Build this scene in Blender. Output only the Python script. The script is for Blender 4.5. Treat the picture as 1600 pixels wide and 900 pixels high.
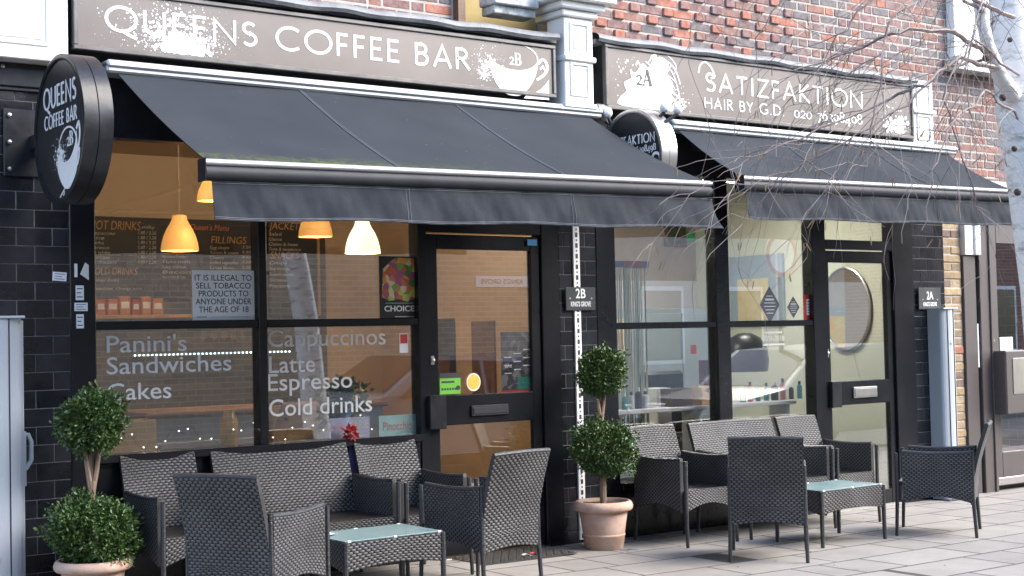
import bpy, bmesh, math, random
import numpy as np
from mathutils import Vector, Matrix
from mathutils.geometry import tessellate_polygon
random.seed(7)
for o in list(bpy.data.objects): bpy.data.objects.remove(o, do_unlink=True)
SC = bpy.context.scene
COL = SC.collection
rad = math.radians

# ------------------------------------------------------------------ camera
YAW, PITCH, ROLL, FPX = rad(36.263), rad(1.95), rad(-1.249), 2251.5
CAM = Vector((0.0, -8.1, 1.49))
_w = Vector((math.sin(YAW)*math.cos(PITCH), math.cos(YAW)*math.cos(PITCH), math.sin(PITCH)))
_r = Vector((math.cos(YAW), -math.sin(YAW), 0)); _u = _r.cross(_w)
RX = math.cos(ROLL)*_r + math.sin(ROLL)*_u
UX = -math.sin(ROLL)*_r + math.cos(ROLL)*_u
cd = bpy.data.cameras.new('camera'); cam = bpy.data.objects.new('camera', cd); COL.objects.link(cam)
cd.sensor_width = 36; cd.lens = FPX/1600*36; cd.clip_end = 2000; cd.clip_start = .05
m = Matrix.Identity(4)
for i in range(3): m[i][0], m[i][1], m[i][2], m[i][3] = RX[i], UX[i], -_w[i], CAM[i]
cam.matrix_world = m; SC.camera = cam

# ------------------------------------------------------------------ sky, sun, exposure
SUN_AZ, SUN_EL = rad(48), rad(40)       # azimuth measured from -y towards +x
wd = bpy.data.worlds.new('World'); SC.world = wd; wd.use_nodes = True
nt = wd.node_tree; bg = nt.nodes['Background']
sky = nt.nodes.new('ShaderNodeTexSky'); sky.sky_type = 'NISHITA'; sky.sun_disc = False
sky.sun_elevation = SUN_EL; sky.sun_rotation = rad(180) - SUN_AZ
sky.air_density = 1.0; sky.dust_density = 1.2; sky.ozone_density = 1.0
nt.links.new(sky.outputs[0], bg.inputs[0]); bg.inputs[1].default_value = 0.15
sd = bpy.data.lights.new('sun', 'SUN'); sun = bpy.data.objects.new('sun', sd); COL.objects.link(sun)
sd.energy = 1.75; sd.angle = rad(42); sd.color = (1, .93, .84)
sdir = Vector((math.sin(SUN_AZ)*math.cos(SUN_EL), -math.cos(SUN_AZ)*math.cos(SUN_EL), math.sin(SUN_EL)))
sun.rotation_euler = sdir.to_track_quat('Z', 'Y').to_euler(); sun.location = (8, -6, 12)
SC.view_settings.view_transform = 'Standard'; SC.view_settings.look = 'None'
SC.view_settings.exposure = 2.2; SC.view_settings.gamma = 1
SC.render.engine = 'CYCLES'; SC.cycles.max_bounces = 10; SC.cycles.transparent_max_bounces = 16
SC.cycles.use_denoising = True; SC.cycles.caustics_reflective = False; SC.cycles.caustics_refractive = False
SC.cycles.sample_clamp_indirect = 6

# photo pixel (1600x900) -> point on a real plane of the place
def _ray(px, py): return _w + RX*((px-800)/FPX) - UX*((py-450)/FPX)
def fy(px, py, Y=0.0):
    d = _ray(px, py); return CAM + d*((Y-CAM.y)/d.y)
def fx(px, py, X):
    d = _ray(px, py); return CAM + d*((X-CAM.x)/d.x)
def gz(x):      # the pavement falls gently to the right
    return -0.012*(x-7) if x < 7 else -0.005*(x-7)

# ------------------------------------------------------------------ helpers
OFF = {}
class MB:
    def __init__(s): s.v=[]; s.f=[]; s.uv=[]; s.smooth=[]
    def face(s, idx, uv=None, sm=False):
        s.f.append(idx); s.uv.append(uv); s.smooth.append(sm)
    def quad(s, a, b, c, d, uv=None, sm=False):
        n=len(s.v); s.v += [tuple(a),tuple(b),tuple(c),tuple(d)]; s.face([n,n+1,n+2,n+3], uv, sm); return s
    def box(s, x0, x1, y0, y1, z0, z1, M=None):
        n=len(s.v); P=[(x0,y0,z0),(x1,y0,z0),(x1,y1,z0),(x0,y1,z0),(x0,y0,z1),(x1,y0,z1),(x1,y1,z1),(x0,y1,z1)]
        if M is not None: P=[tuple(M @ Vector(p)) for p in P]
        s.v += P
        dx,dy,dz=abs(x1-x0),abs(y1-y0),abs(z1-z0)
        for q,(a,b) in (((0,3,2,1),(dx,dy)),((4,5,6,7),(dx,dy)),((0,1,5,4),(dx,dz)),((1,2,6,5),(dy,dz)),((2,3,7,6),(dx,dz)),((3,0,4,7),(dy,dz))):
            s.face([n+i for i in q], [(0,0),(a,0),(a,b),(0,b)])
        return s
    def bbox(s, x0,x1,y0,y1,z0,z1, b=.004, M=None):     # box with chamfered edges
        n0=len(s.v)
        bm=bmesh.new(); bmesh.ops.create_cube(bm,size=1)
        for v in bm.verts: v.co=Vector(((x0+x1)/2+v.co.x*(x1-x0),(y0+y1)/2+v.co.y*(y1-y0),(z0+z1)/2+v.co.z*(z1-z0)))
        bmesh.ops.bevel(bm,geom=bm.edges[:],offset=b,segments=1,affect='EDGES')
        bm.verts.index_update()
        for v in bm.verts: s.v.append(tuple(M @ v.co) if M is not None else tuple(v.co))
        for f in bm.faces: s.face([n0+v.index for v in f.verts])
        bm.free(); return s
    def tube(s, pts, r, n=6, cap=True, sm=True):
        pts=[Vector(p) for p in pts]; rs = r if isinstance(r,(list,tuple)) else [r]*len(pts)
        base=len(s.v); up=None
        for i,p in enumerate(pts):
            t=(pts[min(i+1,len(pts)-1)]-pts[max(i-1,0)])
            if t.length<1e-9: t=Vector((0,0,1))
            t.normalize()
            if up is None:
                up=Vector((0,0,1)) if abs(t.z)<.9 else Vector((1,0,0))
            a=t.cross(up)
            if a.length<1e-6: a=t.cross(Vector((0.3,1,.2)))
            a.normalize(); b=a.cross(t); up=b
            for k in range(n):
                an=2*math.pi*k/n; s.v.append(tuple(p+(a*math.cos(an)+b*math.sin(an))*rs[i]))
        for i in range(len(pts)-1):
            for k in range(n):
                k2=(k+1)%n
                s.face([base+i*n+k,base+i*n+k2,base+(i+1)*n+k2,base+(i+1)*n+k],None,sm)
        if cap:
            s.face([base+k for k in range(n)][::-1]); e=base+(len(pts)-1)*n; s.face([e+k for k in range(n)])
        return s
    def lathe(s, prof, c=(0,0,0), n=32, axis='z', sm=True, cap=True):
        base=len(s.v); c=Vector(c)
        for r,h in prof:
            for k in range(n):
                a=2*math.pi*k/n; x,y=r*math.cos(a),r*math.sin(a)
                p={'z':(x,y,h),'x':(h,x,y),'y':(x,h,y)}[axis]; s.v.append(tuple(c+Vector(p)))
        for i in range(len(prof)-1):
            for k in range(n):
                k2=(k+1)%n; s.face([base+i*n+k,base+i*n+k2,base+(i+1)*n+k2,base+(i+1)*n+k],None,sm)
        if cap:
            s.face([base+k for k in range(n)][::-1]); e=base+(len(prof)-1)*n; s.face([e+k for k in range(n)])
        return s
    def prism(s, poly, f0, f1):     # polygon list of 2D, f0/f1 map 2D->3D for both ends
        tris=tessellate_polygon([[Vector((p[0],p[1],0)) for p in poly]])
        n=len(s.v); N=len(poly)
        s.v += [tuple(f0(*p)) for p in poly]+[tuple(f1(*p)) for p in poly]
        for t in tris: s.face([n+i for i in t]); s.face([n+N+i for i in t][::-1])
        for i in range(N):
            j=(i+1)%N; s.face([n+i,n+j,n+N+j,n+N+i])
        return s
    def grid(s, fn, nu, nv, th=0.0, uvs=(1,1), nrm=None, sm=True, flip=False):
        # sheet fn(u,v) with thickness th along nrm(u,v) (or constant vector)
        layers=[0,th] if th else [0]
        bases=[]
        for L in layers:
            b=len(s.v); bases.append(b)
            for j in range(nv+1):
                for i in range(nu+1):
                    u,v=i/nu,j/nv; p=Vector(fn(u,v))
                    if L: p=p+Vector(nrm(u,v) if callable(nrm) else nrm)*L
                    s.v.append(tuple(p))
        def idx(b,i,j): return b+j*(nu+1)+i
        for li,b in enumerate(bases):
            for j in range(nv):
                for i in range(nu):
                    q=[idx(b,i,j),idx(b,i+1,j),idx(b,i+1,j+1),idx(b,i,j+1)]
                    uv=[(i/nu*uvs[0],j/nv*uvs[1]),((i+1)/nu*uvs[0],j/nv*uvs[1]),((i+1)/nu*uvs[0],(j+1)/nv*uvs[1]),(i/nu*uvs[0],(j+1)/nv*uvs[1])]
                    if li==1: q=q[::-1]; uv=uv[::-1]
                    s.face(q,uv,sm)
        if th:
            a,b=bases
            for i in range(nu):
                s.face([idx(a,i,0),idx(b,i,0),idx(b,i+1,0),idx(a,i+1,0)],[(i*.02,0),(i*.02,th),((i+1)*.02,th),((i+1)*.02,0)])
                s.face([idx(a,i,nv),idx(a,i+1,nv),idx(b,i+1,nv),idx(b,i,nv)],[(i*.02,0),((i+1)*.02,0),((i+1)*.02,th),(i*.02,th)])
            for j in range(nv):
                s.face([idx(a,0,j),idx(a,0,j+1),idx(b,0,j+1),idx(b,0,j)]); s.face([idx(a,nu,j),idx(b,nu,j),idx(b,nu,j+1),idx(a,nu,j+1)])
        return s
    def mesh(s, name, off=(0,0,0)):
        me=bpy.data.meshes.new(name)
        o=Vector(off); me.from_pydata([tuple(Vector(v)-o) for v in s.v],[],s.f)
        if any(u is not None for u in s.uv):
            lay=me.uv_layers.new(name='UVMap'); k=0
            for fi,f in enumerate(s.f):
                u=s.uv[fi]
                for i in range(len(f)):
                    lay.data[k].uv = u[i] if u is not None else (0.013,0.008); k+=1
        for p,sm in zip(me.polygons,s.smooth): p.use_smooth=sm
        me.validate(); me.update()
        if any(s.smooth): me.set_sharp_from_angle(angle=rad(42))
        return me
    def build(s, name, mt, parent=None, local=False):
        off=(0,0,0) if (local or parent is None) else OFF.get(parent.name,(0,0,0))
        return link(name, s.mesh(name,off), mt, parent)
def link(name, me, mt, parent=None):
    o=bpy.data.objects.new(name, me); COL.objects.link(o)
    if mt is not None and len(me.materials)==0: me.materials.append(mt)
    if parent is not None:
        o.parent=parent; OFF[o.name]=OFF.get(parent.name,(0,0,0))
    return o
def place(name, me, parent, loc, rot=(0,0,0)):      # instance sharing mesh data at a world location
    o=bpy.data.objects.new(name, me); COL.objects.link(o); o.parent=parent
    o.location=Vector(loc)-Vector(OFF.get(parent.name,(0,0,0))) if parent else loc
    o.rotation_euler=rot; return o
def tag(o, label, cat, group=None, kind=None):
    if label: o['label']=label
    if cat: o['category']=cat
    if group: o['group']=group
    if kind: o['kind']=kind
    return o
def thing(name, loc, label, cat, group=None, rz=0):
    o=bpy.data.objects.new(name, None); COL.objects.link(o); o.empty_display_size=.1
    o.location=loc; o.rotation_euler=(0,0,rz); OFF[o.name]=tuple(loc)
    return tag(o,label,cat,group)
def struct(o): o['kind']='structure'; return o
def copy_tree(o, parent=None):
    c=o.copy(); COL.objects.link(c); c.parent=parent
    for ch in list(o.children): copy_tree(ch,c)
    return c

# ------------------------------------------------------------------ materials
def newmat(name):
    mt=bpy.data.materials.new(name); mt.use_nodes=True
    nt=mt.node_tree; return mt, nt, nt.nodes['Principled BSDF']
def N(nt,t,**k):
    n=nt.nodes.new(t)
    for a,b in k.items(): setattr(n,a,b)
    return n
def pm(name, c, r=.5, metal=0, c2=None, vs=6, bump=0, bs=60, rv=0, spec=None, rnd=0, coat=0, stretch=None, detail=5):
    mt,nt,b=newmat(name); L=nt.links
    geo=N(nt,'ShaderNodeNewGeometry'); vec=geo.outputs['Position']
    if stretch:
        mp=N(nt,'ShaderNodeMapping'); mp.inputs['Scale'].default_value=stretch; L.new(vec,mp.inputs[0]); vec=mp.outputs[0]
    noi=N(nt,'ShaderNodeTexNoise'); noi.inputs['Scale'].default_value=vs; noi.inputs['Detail'].default_value=detail; noi.inputs['Roughness'].default_value=.65
    L.new(vec,noi.inputs['Vector'])
    if c2 is None: c2=tuple(x*.78 for x in c)
    ramp=N(nt,'ShaderNodeMapRange'); ramp.inputs[1].default_value=.3; ramp.inputs[2].default_value=.7; L.new(noi.outputs['Fac'],ramp.inputs[0])
    mix=N(nt,'ShaderNodeMix',data_type='RGBA'); mix.inputs[6].default_value=(*c,1); mix.inputs[7].default_value=(*c2,1)
    L.new(ramp.outputs[0],mix.inputs[0]); col=mix.outputs[2]
    if rnd:
        oi=N(nt,'ShaderNodeObjectInfo'); mr=N(nt,'ShaderNodeMapRange'); mr.inputs[3].default_value=1-rnd; mr.inputs[4].default_value=1+rnd
        L.new(oi.outputs['Random'],mr.inputs[0])
        hs=N(nt,'ShaderNodeHueSaturation'); L.new(mr.outputs[0],hs.inputs['Value']); L.new(col,hs.inputs['Color']); col=hs.outputs[0]
    L.new(col,b.inputs['Base Color']); b.inputs['Metallic'].default_value=metal
    if rv:
        mr2=N(nt,'ShaderNodeMapRange'); mr2.inputs[3].default_value=max(0,r-rv); mr2.inputs[4].default_value=min(1,r+rv); L.new(noi.outputs['Fac'],mr2.inputs[0]); L.new(mr2.outputs[0],b.inputs['Roughness'])
    else: b.inputs['Roughness'].default_value=r
    if spec is not None: b.inputs['Specular IOR Level'].default_value=spec
    if coat: b.inputs['Coat Weight'].default_value=coat
    if bump:
        n2=N(nt,'ShaderNodeTexNoise'); n2.inputs['Scale'].default_value=bs; n2.inputs['Detail'].default_value=4; L.new(vec,n2.inputs['Vector'])
        bp=N(nt,'ShaderNodeBump'); bp.inputs['Strength'].default_value=bump; bp.inputs['Distance'].default_value=.01
        L.new(n2.outputs['Fac'],bp.inputs['Height']); L.new(bp.outputs[0],b.inputs['Normal'])
    return mt
def emit(name, c, s):
    mt,nt,b=newmat(name); b.inputs['Base Color'].default_value=(*c,1); b.inputs['Emission Color'].default_value=(*c,1); b.inputs['Emission Strength'].default_value=s
    return mt
def glassmat(name, tint=(1,1,1), base=.24, rough=0.0):
    mt,nt,b=newmat(name); nt.nodes.remove(b); L=nt.links
    out=nt.nodes['Material Output']; tr=N(nt,'ShaderNodeBsdfTransparent'); tr.inputs[0].default_value=(*tint,1)
    gl=N(nt,'ShaderNodeBsdfGlossy'); gl.inputs['Roughness'].default_value=rough
    lw=N(nt,'ShaderNodeLayerWeight'); lw.inputs[0].default_value=.5
    p=N(nt,'ShaderNodeMath',operation='POWER'); p.inputs[1].default_value=4; L.new(lw.outputs['Facing'],p.inputs[0])
    mr=N(nt,'ShaderNodeMapRange'); mr.inputs[3].default_value=base; mr.inputs[4].default_value=1; L.new(p.outputs[0],mr.inputs[0])
    mx=N(nt,'ShaderNodeMixShader'); L.new(mr.outputs[0],mx.inputs[0]); L.new(tr.outputs[0],mx.inputs[1]); L.new(gl.outputs[0],mx.inputs[2]); L.new(mx.outputs[0],out.inputs[0])
    return mt
def wicker(name, c, gap=(.010,.010,.011), per=.036, rh=.0155, bd=.006):
    # woven strands: each row passes over and under the stakes, next row in opposite phase
    mt,nt,b=newmat(name); L=nt.links
    def mth(op,a,bv=None):
        n=N(nt,'ShaderNodeMath',operation=op)
        for i,v in enumerate((a,bv)):
            if v is None: continue
            if isinstance(v,(int,float)): n.inputs[i].default_value=v
            else: L.new(v,n.inputs[i])
        return n.outputs[0]
    uv=N(nt,'ShaderNodeUVMap'); sp=N(nt,'ShaderNodeSeparateXYZ'); L.new(uv.outputs[0],sp.inputs[0])
    row=mth('DIVIDE',sp.outputs[1],rh); fl=mth('FLOOR',row); fr=mth('FRACT',row)
    ph=mth('ADD',mth('DIVIDE',sp.outputs[0],per),mth('MULTIPLY',fl,.5))
    cs=mth('MULTIPLY_ADD',mth('COSINE',mth('MULTIPLY',ph,6.28318)),.40); nt.nodes[-1] if False else None
    cs.node.inputs[2].default_value=.62
    pr=mth('SINE',mth('MULTIPLY',fr,3.14159)); h=mth('MULTIPLY',cs,mth('POWER',pr,.5))
    mr=N(nt,'ShaderNodeMapRange'); mr.inputs[1].default_value=.16; mr.inputs[2].default_value=.62; mr.interpolation_type='SMOOTHSTEP'; L.new(h,mr.inputs[0])
    noi=N(nt,'ShaderNodeTexNoise'); noi.inputs['Scale'].default_value=55; L.new(uv.outputs[0],noi.inputs['Vector'])
    m0=N(nt,'ShaderNodeMix',data_type='RGBA'); m0.inputs[6].default_value=(*[x*.7 for x in c],1); m0.inputs[7].default_value=(*[x*1.25 for x in c],1); L.new(noi.outputs['Fac'],m0.inputs[0])
    mx=N(nt,'ShaderNodeMix',data_type='RGBA'); mx.inputs[6].default_value=(*gap,1); L.new(m0.outputs[2],mx.inputs[7]); L.new(mr.outputs[0],mx.inputs[0])
    oi=N(nt,'ShaderNodeObjectInfo'); g2=N(nt,'ShaderNodeNewGeometry'); nd=N(nt,'ShaderNodeTexNoise'); nd.inputs['Scale'].default_value=5; nd.inputs['Detail'].default_value=6; L.new(g2.outputs['Position'],nd.inputs['Vector'])
    vv=N(nt,'ShaderNodeMapRange'); vv.inputs[1].default_value=.3; vv.inputs[2].default_value=.7; vv.inputs[3].default_value=.72; vv.inputs[4].default_value=1.25; L.new(nd.outputs['Fac'],vv.inputs[0])
    v2=N(nt,'ShaderNodeMapRange'); v2.inputs[3].default_value=.88; v2.inputs[4].default_value=1.12; L.new(oi.outputs['Random'],v2.inputs[0])
    hs=N(nt,'ShaderNodeHueSaturation'); L.new(mth('MULTIPLY',vv.outputs[0],v2.outputs[0]),hs.inputs['Value']); L.new(mx.outputs[2],hs.inputs['Color'])
    L.new(hs.outputs[0],b.inputs['Base Color']); b.inputs['Roughness'].default_value=.4; b.inputs['Specular IOR Level'].default_value=.3
    bp=N(nt,'ShaderNodeBump'); bp.inputs['Strength'].default_value=.8; bp.inputs['Distance'].default_value=bd; L.new(h,bp.inputs['Height']); L.new(bp.outputs[0],b.inputs['Normal'])
    return mt
def brickmat(name, stops, island=False, rough=.85):
    mt,nt,b=newmat(name); L=nt.links
    if island: g=N(nt,'ShaderNodeNewGeometry'); src=g.outputs['Random Per Island']
    else: g=N(nt,'ShaderNodeObjectInfo'); src=g.outputs['Random']
    cr=N(nt,'ShaderNodeValToRGB'); cr.color_ramp.interpolation='CONSTANT'
    els=cr.color_ramp.elements; els[0].position=0; els[0].color=(*stops[0][1],1); els[1].position=stops[1][0]; els[1].color=(*stops[1][1],1)
    for p,c in stops[2:]: e=els.new(p); e.color=(*c,1)
    L.new(src,cr.inputs[0])
    geo=N(nt,'ShaderNodeNewGeometry'); noi=N(nt,'ShaderNodeTexNoise'); noi.inputs['Scale'].default_value=28; noi.inputs['Detail'].default_value=6; L.new(geo.outputs['Position'],noi.inputs['Vector'])
    mr=N(nt,'ShaderNodeMapRange'); mr.inputs[1].default_value=.25; mr.inputs[2].default_value=.75; mr.inputs[3].default_value=.6; mr.inputs[4].default_value=1.3; L.new(noi.outputs['Fac'],mr.inputs[0])
    hs=N(nt,'ShaderNodeHueSaturation'); L.new(mr.outputs[0],hs.inputs['Value']); L.new(cr.outputs[0],hs.inputs['Color'])
    n3=N(nt,'ShaderNodeTexNoise'); n3.inputs['Scale'].default_value=16; n3.inputs['Detail'].default_value=8; n3.inputs['Roughness'].default_value=.75; L.new(geo.outputs['Position'],n3.inputs['Vector'])
    m3=N(nt,'ShaderNodeMapRange'); m3.inputs[1].default_value=.48; m3.inputs[2].default_value=.72; m3.inputs[4].default_value=.75; L.new(n3.outputs['Fac'],m3.inputs[0])
    mx3=N(nt,'ShaderNodeMix',data_type='RGBA'); L.new(m3.outputs[0],mx3.inputs[0]); L.new(hs.outputs[0],mx3.inputs[6]); mx3.inputs[7].default_value=(.29,.25,.22,1); L.new(mx3.outputs[2],b.inputs['Base Color'])
    b.inputs['Roughness'].default_value=rough
    bp=N(nt,'ShaderNodeBump'); bp.inputs['Strength'].default_value=.35; bp.inputs['Distance'].default_value=.006
    n2=N(nt,'ShaderNodeTexNoise'); n2.inputs['Scale'].default_value=140; L.new(geo.outputs['Position'],n2.inputs['Vector']); L.new(n2.outputs['Fac'],bp.inputs['Height']); L.new(bp.outputs[0],b.inputs['Normal'])
    return mt
def flatbrick(name, c1, c2, mo, bw=.225, rh=.075):       # far brickwork, seen in window reflections only
    mt,nt,b=newmat(name); L=nt.links
    geo=N(nt,'ShaderNodeNewGeometry'); sp=N(nt,'ShaderNodeSeparateXYZ'); L.new(geo.outputs['Position'],sp.inputs[0])
    ad=N(nt,'ShaderNodeMath',operation='ADD'); L.new(sp.outputs[0],ad.inputs[0]); L.new(sp.outputs[1],ad.inputs[1])
    cb=N(nt,'ShaderNodeCombineXYZ'); L.new(ad.outputs[0],cb.inputs[0]); L.new(sp.outputs[2],cb.inputs[1])
    br=N(nt,'ShaderNodeTexBrick'); br.inputs['Scale'].default_value=1; br.inputs['Brick Width'].default_value=bw; br.inputs['Row Height'].default_value=rh; br.inputs['Mortar Size'].default_value=.006
    br.inputs['Color1'].default_value=(*c1,1); br.inputs['Color2'].default_value=(*c2,1); br.inputs['Mortar'].default_value=(*mo,1)
    L.new(cb.outputs[0],br.inputs['Vector']); L.new(br.outputs[0],b.inputs['Base Color']); b.inputs['Roughness'].default_value=.9
    return mt

def slabmat():
    mt=pm('concrete_paving_slab',(.275,.258,.238),.82,c2=(.205,.192,.176),vs=3.0,bump=.18,bs=90,rnd=.09,detail=10); nt=mt.node_tree; L=nt.links; b=nt.nodes['Principled BSDF']
    src=b.inputs['Base Color'].links[0].from_socket; geo=N(nt,'ShaderNodeNewGeometry')
    vo=N(nt,'ShaderNodeTexVoronoi'); vo.inputs['Scale'].default_value=3.2; L.new(geo.outputs['Position'],vo.inputs['Vector'])      # gum spots
    n=N(nt,'ShaderNodeTexNoise'); n.inputs['Scale'].default_value=40; L.new(geo.outputs['Position'],n.inputs['Vector'])
    ad=N(nt,'ShaderNodeMath',operation='MULTIPLY_ADD'); ad.inputs[1].default_value=.06; L.new(n.outputs['Fac'],ad.inputs[0]); L.new(vo.outputs['Distance'],ad.inputs[2])
    lt=N(nt,'ShaderNodeMapRange'); lt.inputs[1].default_value=.085; lt.inputs[2].default_value=.105; lt.inputs[3].default_value=.55; lt.inputs[4].default_value=0; L.new(ad.outputs[0],lt.inputs[0])
    sp=N(nt,'ShaderNodeTexNoise'); sp.inputs['Scale'].default_value=160; L.new(geo.outputs['Position'],sp.inputs['Vector'])
    s2=N(nt,'ShaderNodeMapRange'); s2.inputs[1].default_value=.62; s2.inputs[2].default_value=.70; s2.inputs[4].default_value=.35; L.new(sp.outputs['Fac'],s2.inputs[0])
    mx0=N(nt,'ShaderNodeMath',operation='MAXIMUM'); L.new(lt.outputs[0],mx0.inputs[0]); L.new(s2.outputs[0],mx0.inputs[1])
    mx=N(nt,'ShaderNodeMix',data_type='RGBA'); L.new(mx0.outputs[0],mx.inputs[0]); L.new(src,mx.inputs[6]); mx.inputs[7].default_value=(.10,.095,.09,1); L.new(mx.outputs[2],b.inputs['Base Color']); return mt
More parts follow.
